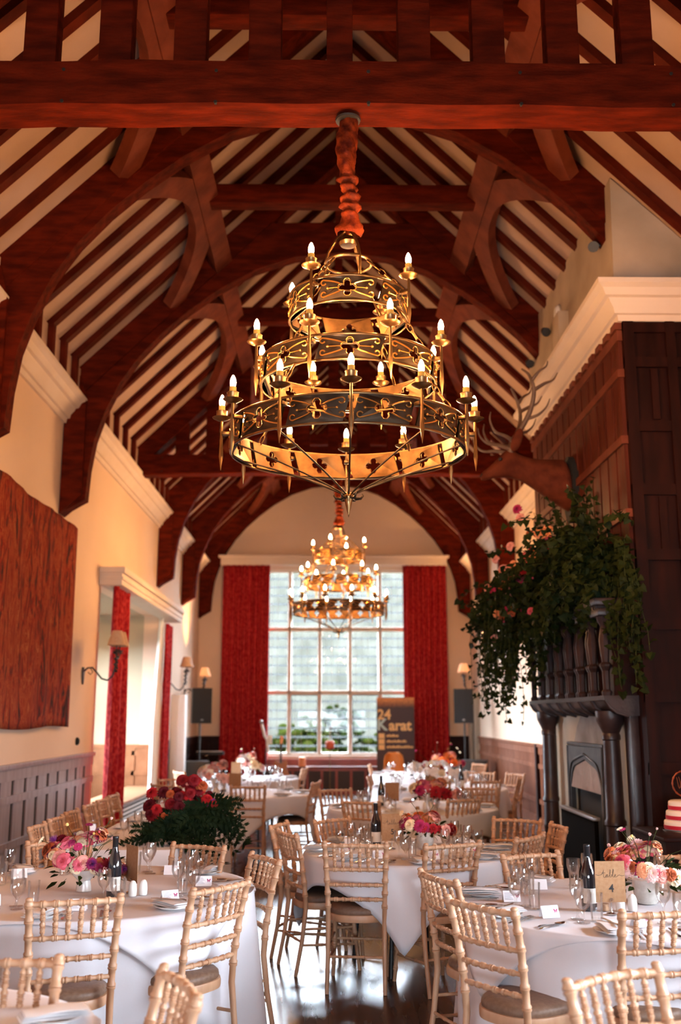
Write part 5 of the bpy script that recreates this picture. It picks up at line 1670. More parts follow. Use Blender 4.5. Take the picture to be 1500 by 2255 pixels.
# ------------------------------------------------------------------ chairs: (table, mid x, mid y of the top rail, heading in degrees or None, label)
CH = [
 ('t6', -1.13, 4.71, 18.75, 'pale spindle-back chair drawn up at the front of the near left table'),
 ('t6', -0.52, 5.07, 54.3, 'pale spindle-back chair at the right front of the near left table, seat showing'),
 ('t6', -0.82, 6.55, 150.2, 'spindle-back chair behind the near left table, under the trailing fern'),
 ('t6', -0.37, 6.01, 116.9, 'spindle-back chair turned side-on at the aisle edge of the near left table'),
 ('t6', -1.75, 6.78, 205, 'spindle-back chair behind the near left table, half hidden by its flowers'),
 ('t7', -1.10, 3.55, 188, 'pale spindle-back chair cut off by the left edge at the bottom of the photo'),
 ('t7', -0.46, 3.27, 113.1, 'pale spindle-back chair at the bottom of the photo, seen over its top rail'),
 ('t5', -0.29, 7.28, -68.6, 'spindle-back chair at the left of table 5, beside the aisle'),
 ('t5', -0.37, 7.80, -105, 'spindle-back chair just behind the one left of table 5'),
 ('t5', 0.17, 6.66, -5.3, 'spindle-back chair square in front of table 5, whole back and legs showing'),
 ('t5', 0.79, 6.64, 24.2, 'spindle-back chair at the right front of table 5'),
 ('t5', 1.36, 7.03, 52, 'spindle-back chair at the right side of table 5, above the table 4 napkin'),
 ('t5', 1.48, 8.15, 145.9, 'spindle-back chair behind table 5 on its right, before the fireplace'),
 ('t5', 1.70, 7.68, 92.8, 'spindle-back chair seen edge-on beside the far fireplace column'),
 ('t5', 0.03, 8.16, 226.9, 'spindle-back chair behind table 5 on its left'),
 ('t4', 0.56, 5.33, -69, 'pale spindle-back chair at the left of table 4, the farther of two'),
 ('t4', 0.66, 4.56, -53, 'large pale spindle-back chair with brown seat at the left front of table 4'),
 ('t4', 1.41, 4.40, 10, 'pale spindle-back chair in front of table 4, cut by the right edge'),
 ('t4', 1.19, 6.13, 205.9, 'spindle-back chair behind table 4, left of its wine glasses'),
 ('t4', 2.13, 6.05, 160, 'spindle-back chair behind the flowers of table 4'),
 (None, 0.90, 3.35, 211.3, 'pale spindle-back chair with its back cut by the bottom right of the photo'),
 ('r2', 0.30, 9.83, -29.9, 'dark-looking spindle-back chair in front of the second table, left of the table 5 card'),
 ('r2', 0.07, 11.42, 208, 'small pale spindle-back chair on the aisle beyond table 5'),
 ('r2', 1.32, 10.08, 31.7, 'dark-looking spindle-back chair behind the table 5 flowers'),
 ('r2', 1.70, 11.62, 160, 'spindle-back chair at the right back of the second table'),
 ('r3', 1.96, 12.84, 15.7, 'spindle-back chair at the right front of the table before the banner'),
 ('r3', 1.30, 12.78, -10, 'spindle-back chair in front of the white flowers, mostly hidden'),
 ('r3', 2.50, 13.50, 75, 'spindle-back chair nearest the right wainscot, nearer of the pair'),
 ('r3', 2.62, 14.42, 118, 'spindle-back chair near the right wainscot, farther of the pair'),
 ('r3', 2.20, 14.80, 150, 'spindle-back chair behind the table before the banner, on the right'),
 ('r3', 0.55, 13.9, -98, 'pale spindle-back chair on the aisle left of the table before the banner'),
 ('r4', 2.55, 17.35, 116, 'spindle-back chair at the farthest right table, by the subwoofer'),
 ('r4', 0.68, 17.0, -95, 'pale spindle-back chair on the aisle at the farthest right table'),
 ('l2', -0.94, 11.95, -0.6, 'spindle-back chair in front of the far left table, its whole back showing'),
 ('l2', -0.16, 12.65, 77, 'spindle-back chair at the aisle side of the far left table'),
 ('l3', -0.38, 15.95, 80, 'spindle-back chair at the aisle side of the farthest left table'),
 ('l2', -1.97, 12.20, -40, 'spindle-back chair left of the far left table, by the bay curtain'),
 ('l2', -1.62, 11.95, -20, 'spindle-back chair behind the dark red flowers, at the far left table'),
 ('l2', -2.02, 13.30, 215, 'spindle-back chair behind the far left table, before the bay'),
 ('l3', -2.18, 15.0, -60, 'spindle-back chair at the farthest left table, by the white column'),
 ('lt', -2.16, 7.72, -90, 'dark spindle-back chair against the left wainscot, nearest of its row'),
 ('lt', -2.17, 8.27, -90, 'dark spindle-back chair against the left wainscot, second of its row'),
 ('lt', -2.19, 8.85, -90, 'dark spindle-back chair against the left wainscot, third of its row'),
 ('lt', -2.19, 9.48, -90, 'dark spindle-back chair along the left wall, fourth of its row'),
 ('lt', -2.20, 10.05, -90, 'dark spindle-back chair along the left wall, fifth of its row'),
 ('lt', -2.21, 10.62, -90, 'dark spindle-back chair along the left wall, farthest of its row'),
]
chair0 = make_chair('', 'limed spindle-back chairs')
for i, (tk, x, y, ang, lab) in enumerate(CH):
    a = math.radians(ang)
    fx, fy = -math.sin(a), math.cos(a)
    loc = (x + fx * 0.27, y + fy * 0.27, 0)
    if i == 0:
        chair0.location = loc; chair0.rotation_euler = (0, 0, a); chair0['label'] = lab
    else:
        dup(chair0, loc, a, lab)

# ------------------------------------------------------------------ place settings
g_w, g_h, g_t, g_p, g_n = goblet(), water(), tumbler(), plate(), napkin()
g_k, g_f, g_s, g_c = knife(), fork(), spoon(), place_card()
g_b, g_sh, g_lg = wine_bottle(), shaker(), log_slice()
PROTOS = [g_w, g_h, g_t, g_p, g_n, g_k, g_f, g_s, g_c, g_b, g_sh, g_lg]
def side_words(a):
    names = ['right', 'back right', 'back', 'back left', 'left', 'front left', 'front', 'front right']
    return names[int(round((a % (2*PI)) / (PI/4))) % 8]
rs = random.Random(5)
def put(proto, x, y, z, rz, label, group):
    return dup(proto, (x, y, z), rz, label, group)
def setting(tk, a, level, cx=None, cy_=None, R=None, word=None):
    x0, y0, R0, _ = TD[tk]
    tn = TN[tk]; w = word or side_words(a)
    u = Vector((math.cos(a), math.sin(a), 0)); s = Vector((-math.sin(a), math.cos(a), 0))   # the guest's right hand side
    def at(r, t): 
        return (x0 + u.x*r + s.x*t, y0 + u.y*r + s.y*t)
    rz = a + PI/2    # local +y points to the table centre
    R = R0
    pl = 'at the %s place on %s' % (w, tn)
    def P(proto, r, t, z, dr, what, grp): 
        x, y = at(r, t); put(proto, x, y, z, rz + dr, what + ' ' + pl, grp + ' on ' + tn)
    # with rz = a + 90deg, local -x is the guest's left
    P(g_p, R - 0.12, -0.17 if level > 1 else 0.0, TOP + 0.001, 0, 'small white plate', 'side plates')
    P(g_n, R - 0.12, -0.17 if level > 1 else 0.0, TOP + 0.014, rs.uniform(-0.5, 0.5), 'folded white napkin', 'napkins')
    P(g_w, R - 0.33, 0.10, TOP + 0.001, 0, 'tall wine glass', 'wine glasses')
    P(g_h, R - 0.28, 0.17, TOP + 0.001, 0, 'short-stemmed goblet', 'goblets')
    if level > 0: P(g_t, R - 0.37, 0.18, TOP + 0.001, 0, 'straight tumbler', 'tumblers')
    if level > 1:
        P(g_f, R - 0.13, -0.075, TOP + 0.001, 0.0, 'outer steel fork', 'forks')
        P(g_f, R - 0.12, -0.045, TOP + 0.001, 0.03, 'inner steel fork', 'forks')
        P(g_k, R - 0.13, 0.10, TOP + 0.001, 0.02, 'steel table knife', 'knives')
        P(g_s, R - 0.13, 0.13, TOP + 0.001, 0.02, 'steel soup spoon', 'spoons')
        P(g_k, R - 0.12, -0.175, TOP + 0.043, 0.25, 'small knife lying on the napkin', 'napkin knives')
        x, y = at(R - 0.27, -0.02)
        put(g_c, x, y, TOP + 0.001, (0.25 if u.y < 0.3 else PI + 0.2) * 1.0 + rs.uniform(-0.3, 0.3), 'white place card with butterfly ' + pl, 'place cards on ' + tn)
for tk, n, lev, off in (('t4', 8, 2, math.radians(-96)), ('t6', 8, 2, math.radians(-80)), ('t5', 8, 2, math.radians(-72)), ('r2', 8, 1, 0.0), ('r3', 8, 1, 0.0), ('l2', 8, 1, 0.0), ('l3', 8, 0, 0.0), ('r4', 8, 0, 0.0)):
    for k in range(n):
        setting(tk, off + 2*PI*k/n, lev)
for a, wd in ((0.61, 'right'), (1.25, 'back right'), (1.95, 'back')):
    setting('t7', a, 1, word=wd)
# long table: six places along the wall side
ORD = ['nearest', 'second', 'third', 'fourth', 'fifth', 'farthest']
for i, y in enumerate((7.78, 8.33, 8.90, 9.50, 10.08, 10.65)):
    pl = 'at the %s place of the long table by the left wall' % ORD[i]
    for pr, dx, dy, dz, what, grp in ((g_p, -0.26, 0, 0, 'small white plate', 'side plates'), (g_n, -0.26, 0, 0.014, 'folded white napkin', 'napkins'), (g_w, -0.05, 0.10, 0, 'tall wine glass', 'wine glasses'), (g_h, 0.0, 0.16, 0, 'short-stemmed goblet', 'goblets'), (g_t, 0.07, 0.06, 0, 'straight tumbler', 'tumblers')):
        put(pr, -1.50 + dx, y + dy, TOP + 0.001 + dz, 0.0, what + ' ' + pl, grp + ' on the long table')

# bottles, shakers and little log holders
def bottle(x, y, label): put(g_b, x, y, TOP + 0.001, 0.1, label, 'dark wine bottles')
bottle(1.29, 5.20, 'dark wine bottle with a paper label left of the table 4 card')
bottle(-1.14, 5.58, 'dark wine bottle right of the flowers on the near left table')
bottle(0.345, 7.64, 'dark wine bottle partly behind the table 5 card')
bottle(0.56, 11.05, 'dark wine bottle left of the card on the table behind table 5')
bottle(-1.33, 13.0, 'dark wine bottle beside the pink flowers on the far left table')
bottle(1.75, 13.6, 'dark wine bottle among the white flowers before the banner')
for tk, x, y, dx, dy in (('t4', 1.435, 5.17, 0.060, 0.0), ('t6', -1.045, 5.61, 0.050, 0.035), ('t5', 0.73, 7.18, 0.07, 0.0), ('r2', 0.98, 10.55, 0.07, 0.0)):
    put(g_sh, x, y, TOP + 0.001, 0, 'white china shaker, left of the pair on ' + TN[tk], 'salt and pepper shakers')
    put(g_sh, x + dx, y + dy, TOP + 0.001, 0, 'white china shaker, right of the pair on ' + TN[tk], 'salt and pepper shakers')
    put(g_lg, x - 0.075, y + 0.01, TOP + 0.001, 0, 'little round of bark-covered wood beside the shakers on ' + TN[tk], 'log slices')
for p in PROTOS: remove_tree(p)

# table number cards
def card(num, x, y, rz, label):
    c = table_card(num); c.location = (x, y, TOP + 0.001); c.rotation_euler = (0, 0, rz); c['label'] = label; c['group'] = 'kraft table cards'
    return c
card('4', 1.368, 5.085, 0.05, 'kraft card reading table 4 in a wire holder')
card('5', 0.455, 7.50, 0.12, 'kraft card reading table 5 in a wire holder')
card('', -1.075, 5.72, -0.95, 'red-brown kraft card seen at an angle behind the near left bottle')
card('', 0.67, 10.95, 0.1, 'brown kraft card on the table behind table 5')
card('', -1.16, 12.75, 0.15, 'brown kraft card on the far left table with pink flowers')
card('', -1.42, 15.7, 0.05, 'pale kraft card on the farthest left table')
card('', 1.36, 13.75, 0.1, 'pale kraft card standing over the white flowers before the banner')
card('', 1.72, 16.6, 0.05, 'kraft card on the farthest right table')

# flowers
Z = TOP + 0.001
centrepiece((1.63, 5.38, Z), 'pink, peach and magenta flowers in a grey jar behind the table 4 card', PAL_C, 3, 0.165, 0.150, 'jar', 70, None, 60, 1.25, 10, 0.98)
centrepiece((-1.345, 5.78, Z), 'mixed bright flowers in a white footed bowl on the near left table', PAL_A, 8, 0.190, 0.185, 'compote', 96, None, 70, 1.15, 8, 0.86)
centrepiece((0.70, 7.56, Z), 'peach, red and cream roses on table 5, right of its card', PAL_B, 5, 0.155, 0.10, 'jar', 44, None, 70, 1.25, 3, 1.1)
centrepiece((1.10, 10.85, Z), 'crimson and orange flowers on the table behind table 5', PAL_B, 6, 0.20, 0.12, 'jar', 26, None, 60, 1.2, 3, 1.5)
centrepiece((1.45, 13.95, Z), 'wide spray of white flowers on the table before the banner', [('rose', 'white'), ('daisy', 'white'), ('bud', 'magenta'), ('rose', 'white'), ('daisy', 'cream')], 9, 0.34, 0.16, 'urn', 46, None, 70, 1.2, 4, 1.4)
centrepiece((1.95, 16.85, Z), 'orange and pink flowers on the farthest right table', [('rose', 'peach'), ('rose', 'blush'), ('dahlia', 'magenta'), ('rose', 'orange')], 12, 0.22, 0.16, 'urn', 26, None, 60, 1.2, 4, 1.4)
centrepiece((-1.42, 12.95, Z), 'pale pink and white roses on the far left table', PAL_P, 15, 0.20, 0.18, 'urn', 30, None, 50, 1.1, 3, 1.5)
centrepiece((-1.25, 15.9, Z), 'pale pink flowers on the farthest left table by the pale card', PAL_P, 16, 0.20, 0.20, 'urn', 24, None, 50, 1.1, 3, 1.5)
# big trailing arrangement at the near end of the long table
def trailing():
    rr = random.Random(21)
    r = thing('trailing_arrangement', 'large dark red arrangement with trailing fern at the near end of the long table', 'flower arrangement', (-1.14, 7.80, Z))
    mb = MB(); mb.lathe([(0, 0), (0.07, 0), (0.065, 0.03), (0.04, 0.06), (0.08, 0.10), (0.10, 0.14), (0.09, 0.14), (0, 0.11)], 20); mb.build('vase', m_china, r, smooth=40)
    pal = [('dahlia', 'deep_red'), ('rose', 'deep_red'), ('dahlia', 'burgundy'), ('rose', 'deep_red'), ('dahlia', 'red'), ('rose', 'burgundy'), ('rose', 'rust'), ('bud', 'blush'), ('rose', 'burgundy'), ('dahlia', 'red')]
    for i in range(54):
        k, c = pal[i % len(pal)]
        t = rr.random(); off = rr.gauss(0, 0.055)
        x = -0.19 + 0.40 * t - 0.6 * off; z = 0.16 + 0.25 * t + 0.8 * off; y = rr.uniform(-0.15, 0.12)
        add_bloom(r, k, c, (x, y, z), (x * 1.2, y * 3 - 0.7, 0.35), rr.uniform(0.75, 1.45))
    for q in range(5):
        x = 0.12 + 0.045*q; add_bloom(r, 'rose', ['deep_red', 'red', 'rust', 'red', 'purple'][q], (x * 0.9, -0.05, 0.42 - 0.03*q + (0.07 if q in (1, 2) else 0)), (0.3, -0.6, 0.7), 1.2)
    lf = MB()
    for i in range(105):
        a = rr.uniform(-0.35, 1.0) if i % 3 else rr.uniform(2.2, 3.4)
        L = rr.uniform(0.22, 0.42) if i % 3 else rr.uniform(0.15, 0.28)
        tb = rr.random(); base = Vector((-0.12 + 0.36 * tb, rr.uniform(-0.14, 0.10), 0.06 + 0.22 * tb + rr.uniform(-0.06, 0.05)))
        dirx = math.cos(a); 
        pts = []
        for k in range(9):
            t = k / 8
            pts.append(base + Vector((dirx * L * t, -0.10 * t + 0.0, math.sin(a) * L * 0.5 * t - 0.34 * L * t * t * (1.8 if i % 2 else 0.6))))
        lf.tube(pts, 0.0015, 3, False)
        for k in range(1, 9):
            p = pts[k]; d = (pts[k] - pts[k-1]).normalized()
            for s in (-1, 1):
                side = Vector((-d.z, rr.uniform(-0.3, 0.3), d.x)) * s
                for q in range(2):
                    leaf_card(lf, p - d * 0.012 * q, d * 0.7 + side, (0, -1, 0.3), rr.uniform(0.035, 0.060), rr.uniform(0.004, 0.008))
    lf.build('fern_foliage', m_leafd, r, smooth=0, fixn=False)
    return r
trailing()
# ------------------------------------------------------------------ ivy and flower installation on the mantel gallery
def ivy():
    rr = random.Random(33)
    ox, oy, oz = 2.30, 9.6, 2.65
    r = thing('ivy_installation', 'large trailing ivy and pink rose installation on top of the carved mantel', 'flower installation', (ox, oy, oz))
    lf = MB(); st = MB()
    base = MB(); base.bb(-0.10, 0.14, -1.42, 1.45, 0.0, 0.10, 0.02)
    base.build('moss_tray', m_leafd, r)
    def ivy_leaf(p, d, L):
        d = Vector(d).normalized(); n = Vector((rr.uniform(-1, 0.2), rr.uniform(-1, 0.1), rr.uniform(-0.2, 1.0))).normalized()
        s = d.cross(n)
        if s.length < 1e-3: s = d.orthogonal()
        s.normalize(); u = s.cross(d); p = Vector(p)
        V = [p, p + s*L*0.52 - d*L*0.06 + u*L*0.10, p + s*L*0.40 + d*L*0.42 + u*L*0.05, p + d*L*0.95 - u*L*0.08, p - s*L*0.40 + d*L*0.42 + u*L*0.05, p - s*L*0.52 - d*L*0.06 + u*L*0.10, p + d*L*0.35]
        lf.add(V, [(0, 1, 6), (1, 2, 6), (2, 3, 6), (3, 4, 6), (4, 5, 6), (5, 0, 6)])
    def strand(p, v, L, droop, n, leaf, dens=2):
        p = Vector(p); v = Vector(v).normalized(); pts = [p.copy()]; step = L / n
        for i in range(n):
            v = (v + Vector((rr.uniform(-0.18, 0.18), rr.uniform(-0.18, 0.18), -droop + rr.uniform(-0.06, 0.06)))).normalized()
            p = p + v * step
            if p.y > -1.70 and p.x > 0.08: p.x = 0.08
            pts.append(p.copy())
            for q in range(dens):
                dd = Vector((rr.uniform(-1, 1), rr.uniform(-1, 1), rr.uniform(-1.2, 0.4)))
                ivy_leaf(p + dd * 0.018, dd, leaf * rr.uniform(0.75, 1.3))
        st.tube(pts, 0.0028, 4, False)
    # y runs from -1.5 (near end) to +1.6 (far end); the far end reaches out into the room
    for i in range(150):
        y = rr.uniform(-1.45, 1.6); far = (y + 1.45) / 3.05
        out = 0.15 + 0.45 * far
        strand((rr.uniform(-0.12, 0.10) - 0.12*far, y, rr.uniform(0.05, 0.45)), (-out * rr.uniform(0.2, 1.6), rr.uniform(-0.5, 0.5), rr.uniform(0.1, 1.0)), rr.uniform(0.35, 0.85), rr.uniform(0.12, 0.30), 12, 0.062, 3)
    for i in range(70):
        y = rr.uniform(-1.45, 1.6)
        far = (y + 1.45) / 3.05
        strand((-0.05 - 0.40*far*rr.random(), y, rr.uniform(0.0, 0.40)), (-0.25 - 0.45 * far * rr.random(), rr.uniform(-0.3, 0.3), -0.2), rr.uniform(0.45, 0.95) * (0.22 + 1.0*far), rr.uniform(0.25, 0.5), 13, 0.058, 2)
    for i in range(34):      # long thin trails at the far end
        y = rr.uniform(0.5, 1.7)
        strand((-0.35 - 0.30 * rr.random(), y, rr.uniform(-0.05, 0.35)), (-0.35 * rr.random(), rr.uniform(-0.25, 0.25), -0.5), rr.uniform(0.6, 1.05), 0.4, 15, 0.050, 1)
    for i in range(16):      # near end trails over the dark corner
        y = rr.uniform(-1.62, -1.2)
        strand((rr.uniform(-0.02, 0.2), y, rr.uniform(0.2, 0.5)), (rr.uniform(-0.1, 0.15), -0.35, 0.1), rr.uniform(0.6, 1.2), 0.35, 15, 0.060, 2)
    for i in range(18):      # upright sprigs against the boards
        y = rr.uniform(-1.2, 0.6)
        strand((rr.uniform(-0.05, 0.08), y, 0.35), (-0.05, rr.uniform(-0.2, 0.2), 1.0), rr.uniform(0.35, 0.85), -0.0, 10, 0.055, 2)
    for i in range(26):      # left high outreach
        y = rr.uniform(0.9, 1.7)
        strand((-0.25, y, 0.3), (-1.0, rr.uniform(-0.3, 0.3), rr.uniform(-0.1, 0.55)), rr.uniform(0.4, 0.72), 0.12, 12, 0.055, 3)
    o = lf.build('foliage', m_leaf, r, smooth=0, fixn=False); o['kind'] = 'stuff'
    o = st.build('vine', m_stem, r, smooth=0, fixn=False); o['kind'] = 'stuff'
    pal = [('rose', 'blush'), ('rose', 'peach'), ('rose', 'pink'), ('dahlia', 'red'), ('dahlia', 'magenta'), ('rose', 'blush'), ('bud', 'pink'), ('rose', 'rust')]
    for i in range(46):
        k, c = pal[i % len(pal)]
        y = rr.gauss(0.35, 0.42); z = 0.38 + rr.gauss(0, 0.20) - 0.25 * (y - 0.35)
        x = -0.30 - 0.14 * rr.random() - 0.18 * max(0, y)
        add_bloom(r, k, c, (x, y, z), (-0.8, -0.8, 0.3), rr.uniform(1.0, 1.6))
    add_bloom(r, 'rose', 'peach', (-0.20, -0.10, 0.80), (-0.6, -0.8, 0.3), 2.1)
    add_bloom(r, 'rose', 'pink', (-0.20, -0.22, 0.68), (-0.6, -0.8, 0.2), 1.7)
    return r
ivy()

# ------------------------------------------------------------------ wedding cake on a dark chest
ck = thing('dark_chest', 'dark wooden chest under the wedding cake at the right edge', 'chest', (2.66, 7.30, 0))
mb = MB(); mb.bb(-0.40, 0.40, -0.34, 0.34, 0.08, 0.87); mb.build('body', m_panel, ck, smooth=0)
mb = MB(); mb.bb(-0.42, 0.42, -0.36, 0.36, 0.87, 0.90, 0.008); mb.build('top', m_panel, ck)
for sx in (-0.36, 0.36):
    for sy in (-0.30, 0.30):
        mb = MB(); mb.bb(sx-0.03, sx+0.03, sy-0.03, sy+0.03, 0, 0.08); mb.build('foot', m_panel, ck, smooth=0)
cake = thing('wedding_cake', 'three tier cream wedding cake with red ribbons on the dark chest', 'cake', (2.545, 7.34, 0.90))
mb = MB(); mb.lathe([(0, 0), (0.168, 0), (0.168, 0.012), (0, 0.012)], 40); mb.build('cake_board', m_steel, cake, smooth=40)
z = 0.012
for R, h in ((0.158, 0.066), (0.142, 0.066), (0.122, 0.066)):
    mb = MB(); mb.lathe([(0, z), (R - 0.004, z), (R, z + 0.004), (R, z + h - 0.016), (R - 0.004, z + h - 0.006), (R - 0.016, z + h), (0, z + h)], 48); t = mb.build('tier', m_icing, cake, smooth=60)
    mb = MB(); mb.lathe([(R + 0.0005, z + 0.004), (R + 0.003, z + 0.005), (R + 0.003, z + 0.030), (R + 0.0005, z + 0.031)], 48); mb.build('ribbon', m_ribbon, t, smooth=40)
    z += h
mb = MB(); mb.tube([(0.088*math.cos(2*PI*i/40), 0.0, z + 0.115 + 0.088*math.sin(2*PI*i/40)) for i in range(40)], [0.006 + 0.002*math.sin(i*2.3) for i in range(40)], 6, closed=True)
mb.tube([(0, 0, z - 0.01), (0, 0, z + 0.03)], 0.003, 5)
tp = mb.build('hoop_topper', M('copper_hoop', (0.30, 0.07, 0.03), 0.4, metal=0.6), cake, smooth=50)
mb = MB()
for pts in ([(-0.055, 0.045), (-0.045, -0.02), (-0.038, -0.035)], [(-0.040, 0.048), (-0.028, 0.0), (-0.038, -0.035), (-0.020, -0.010), (-0.005, 0.0), (0.02, 0.02)], [(0.0, -0.01), (0.03, 0.04), (0.05, 0.045), (0.03, -0.02), (0.06, 0.0)]):
    mb.tube([(x, 0, z + 0.115 + y) for x, y in pts], 0.0025, 5)
mb.build('monogram', M('copper_wire', (0.30, 0.09, 0.04), 0.4, metal=0.6), tp, smooth=0)

# ------------------------------------------------------------------ far end: window cabinet, loudspeakers, band things
cb = thing('window_cabinet', 'long red-brown panelled cabinet with dark grilles under the tall end window', 'cabinet', (CX, YF - 0.32, 0))
mb = MB(); mb.bb(-1.62, 1.72, -0.26, 0.30, 0.0, 0.56); mb.build('body', m_redwood, cb, smooth=0)
mb = MB(); mb.bb(-1.66, 1.76, -0.30, 0.30, 0.56, 0.595, 0.008); mb.build('ledge', m_brace, cb)
mb = MB(); mb.bb(-1.62, 1.72, 0.10, 0.30, 0.595, 0.74); mb.build('upstand', m_redwood, cb, smooth=0)
for k in range(10):
    x0 = -1.56 + k * 0.325
    mb = MB(); mb.bb(x0, x0 + 0.27, -0.272, -0.258, 0.07, 0.50); 
    for q in range(5): mb.bb(x0, x0 + 0.27, -0.276, -0.27, 0.11 + q*0.08, 0.125 + q*0.08)
    mb.build('grille_door', m_grille, cb, smooth=0)
mb = MB(); mb.lathe([(0, 0), (0.075, 0), (0.075, 0.19), (0.06, 0.20), (0, 0.20)], 20)
o = mb.build('pillar_candle', m_wax, smooth=50); o.location = (-0.60, YF - 0.52, 0.597)
tag(o, 'fat orange pillar candle on the cabinet ledge below the end window', 'candle')

def loudspeaker(loc, rz, label_s, label_t):
    t = thing('speaker_stand', label_t, 'speaker stand', loc, rz, 'loudspeaker stands')
    mb = MB(); mb.tube([(0, 0, 0.42), (0, 0, 1.545)], 0.019, 10); mb.build('pole', m_blackp, t)
    for k in range(3):
        a = 2*PI*k/3 + 0.4
        mb = MB(); mb.tube([(0.02*math.cos(a), 0.02*math.sin(a), 0.75), (0.42*math.cos(a), 0.42*math.sin(a), 0.015)], 0.013, 8); mb.build('leg', m_blackp, t)
    s = thing('loudspeaker', label_s, 'loudspeaker', (loc[0], loc[1], 1.55), rz, 'loudspeakers')
    mb = MB(); mb.prism([(-0.20, -0.16), (0.20, -0.16), (0.15, 0.17), (-0.15, 0.17)], lambda u, v, t: (u, v, t), 0.0, 0.70); mb.build('cabinet', m_blackp, s, smooth=20)
    mb = MB(); mb.bb(-0.19, 0.19, -0.172, -0.158, 0.02, 0.68, 0.004); mb.build('grille', M('speaker_mesh', (0.012, 0.012, 0.013), 0.7, bump=0.3, bscale=200), s)
    mb = MB(); mb.sphere((0.0, -0.172, 0.07), 0.024, 10, 6, (1.3, 0.3, 0.8)); mb.build('badge', m_grey, s)
    return s
loudspeaker((-2.60, 20.5, 0), 0.35, 'black loudspeaker on a stand left of the end window', 'black tripod stand under the left loudspeaker')
loudspeaker((2.80, 21.0, 0), -0.22, 'black loudspeaker on a stand right of the end window', 'black tripod stand under the right loudspeaker')
def sub(loc, rz, label):
    s = thing('subwoofer', label, 'subwoofer', loc, rz, 'subwoofers')
    mb = MB(); mb.box((0, 0, 0.43), (0.52, 0.5, 0.84), 0, 0.012); mb.build('cabinet', m_blackp, s)
    mb = MB(); mb.box((0, -0.252, 0.43), (0.46, 0.01, 0.76), 0, 0.003); mb.build('grille', m_blackp, s)
    for sx in (-0.2, 0.2):
        for sy in (-0.2, 0.2):
            mb = MB(); mb.lathe([(0, 0), (0.025, 0), (0.025, 0.012), (0, 0.012)], 8, (sx, sy, 0)); mb.build('foot', m_blackp, s)
sub((-2.58, 19.75, 0), 0.2, 'black subwoofer box on the floor below the left loudspeaker')
sub((2.86, 20.15, 0), -0.2, 'black subwoofer box on the floor below the right loudspeaker')
# tall white column light beside the left speaker
wc = thing('white_column', 'tall slightly leaning white fabric column left of the left loudspeaker', 'column', (-2.80, 18.95, 0))
mb = MB(); mb.box((0.0, 0, 1.06), (0.27, 0.27, 2.06), 0, 0.02); o = mb.build('cover', m_white, wc)
mb = MB(); mb.box((0, 0, 0.015), (0.42, 0.42, 0.03), 0, 0.004); mb.build('base', m_grey, wc)
# roll-up banner
bn = thing('banner_stand', 'dark roll-up banner reading 24 Karat standing in front of the right curtain', 'banner', (1.46, 22.35, 0), 0.0)
mb = MB(); mb.bb(-0.415, 0.415, -0.002, 0.002, 0.07, 2.10)
def banner_material():
    m = bpy.data.materials.new('banner_print'); m.use_nodes = True
    nt = m.node_tree; N = nt.nodes; L = nt.links; b = N['Principled BSDF']; b.inputs['Roughness'].default_value = 0.6
    tc = N.new('ShaderNodeTexCoord'); sp = N.new('ShaderNodeSeparateXYZ'); L.new(tc.outputs['Object'], sp.inputs[0])
    nz = N.new('ShaderNodeTexNoise'); nz.inputs['Scale'].default_value = 22; nz.inputs['Detail'].default_value = 4; L.new(tc.outputs['Object'], nz.inputs['Vector'])
    mr = N.new('ShaderNodeMapRange'); mr.inputs[1].default_value = 1.86; mr.inputs[2].default_value = 2.05; L.new(sp.outputs[2], mr.inputs[0])
    mu = N.new('ShaderNodeMath'); mu.operation = 'MULTIPLY'; L.new(mr.outputs[0], mu.inputs[0]); L.new(nz.outputs['Fac'], mu.inputs[1])
    r = N.new('ShaderNodeValToRGB'); r.color_ramp.elements[0].position = 0.05; r.color_ramp.elements[0].color = (0.045, 0.022, 0.026, 1)
    r.color_ramp.elements[1].position = 0.55; r.color_ramp.elements[1].color = (0.60, 0.22, 0.06, 1)
    L.new(mu.outputs[0], r.inputs[0]); L.new(r.outputs[0], b.inputs['Base Color']); return m
mb.build('print', banner_material(), bn, smooth=0)
m_goldink = M('gold_print', (0.82, 0.50, 0.20), 0.5, emit=None)
m_tealink = M('pale_teal_print', (0.45, 0.62, 0.62), 0.5)
text_mesh(bn, 'numeral_lettering', '24', 0.30, (-0.25, -0.004, 1.72), m_goldink, offset=0.008)
text_mesh(bn, 'initial_lettering', 'K', 0.34, (-0.30, -0.004, 1.50), m_tealink, offset=0.010)
text_mesh(bn, 'word_lettering', 'arat', 0.31, (0.10, -0.004, 1.485), m_goldink, offset=0.010)
for k in range(3):
    z = 1.27 - k * 0.12
    mb = MB(); mb.box((-0.31, -0.004, z), (0.13, 0.002, 0.105), 0, 0.0); mb.build('icon', m_goldink, bn, smooth=0)
    mb = MB()
    x = -0.20; rr = random.Random(k)
    while x < -0.20 + (0.24, 0.42, 0.56)[k]:
        w = rr.uniform(0.02, 0.045); mb.bb(x, x + w, -0.005, -0.003, z - 0.02, z + (0.02 if rr.random() > 0.4 else 0.034)); x += w + 0.008
    mb.build('small_print', m_goldink, bn, smooth=0)
mb = MB(); mb.box((0, 0, 0.035), (0.86, 0.18, 0.07), 0, 0.01); mb.build('base', m_grey, bn)
mb = MB(); mb.tube([(0, 0.03, 0.06), (0, 0.02, 2.10)], 0.010, 8); mb.build('pole', m_grey, bn)
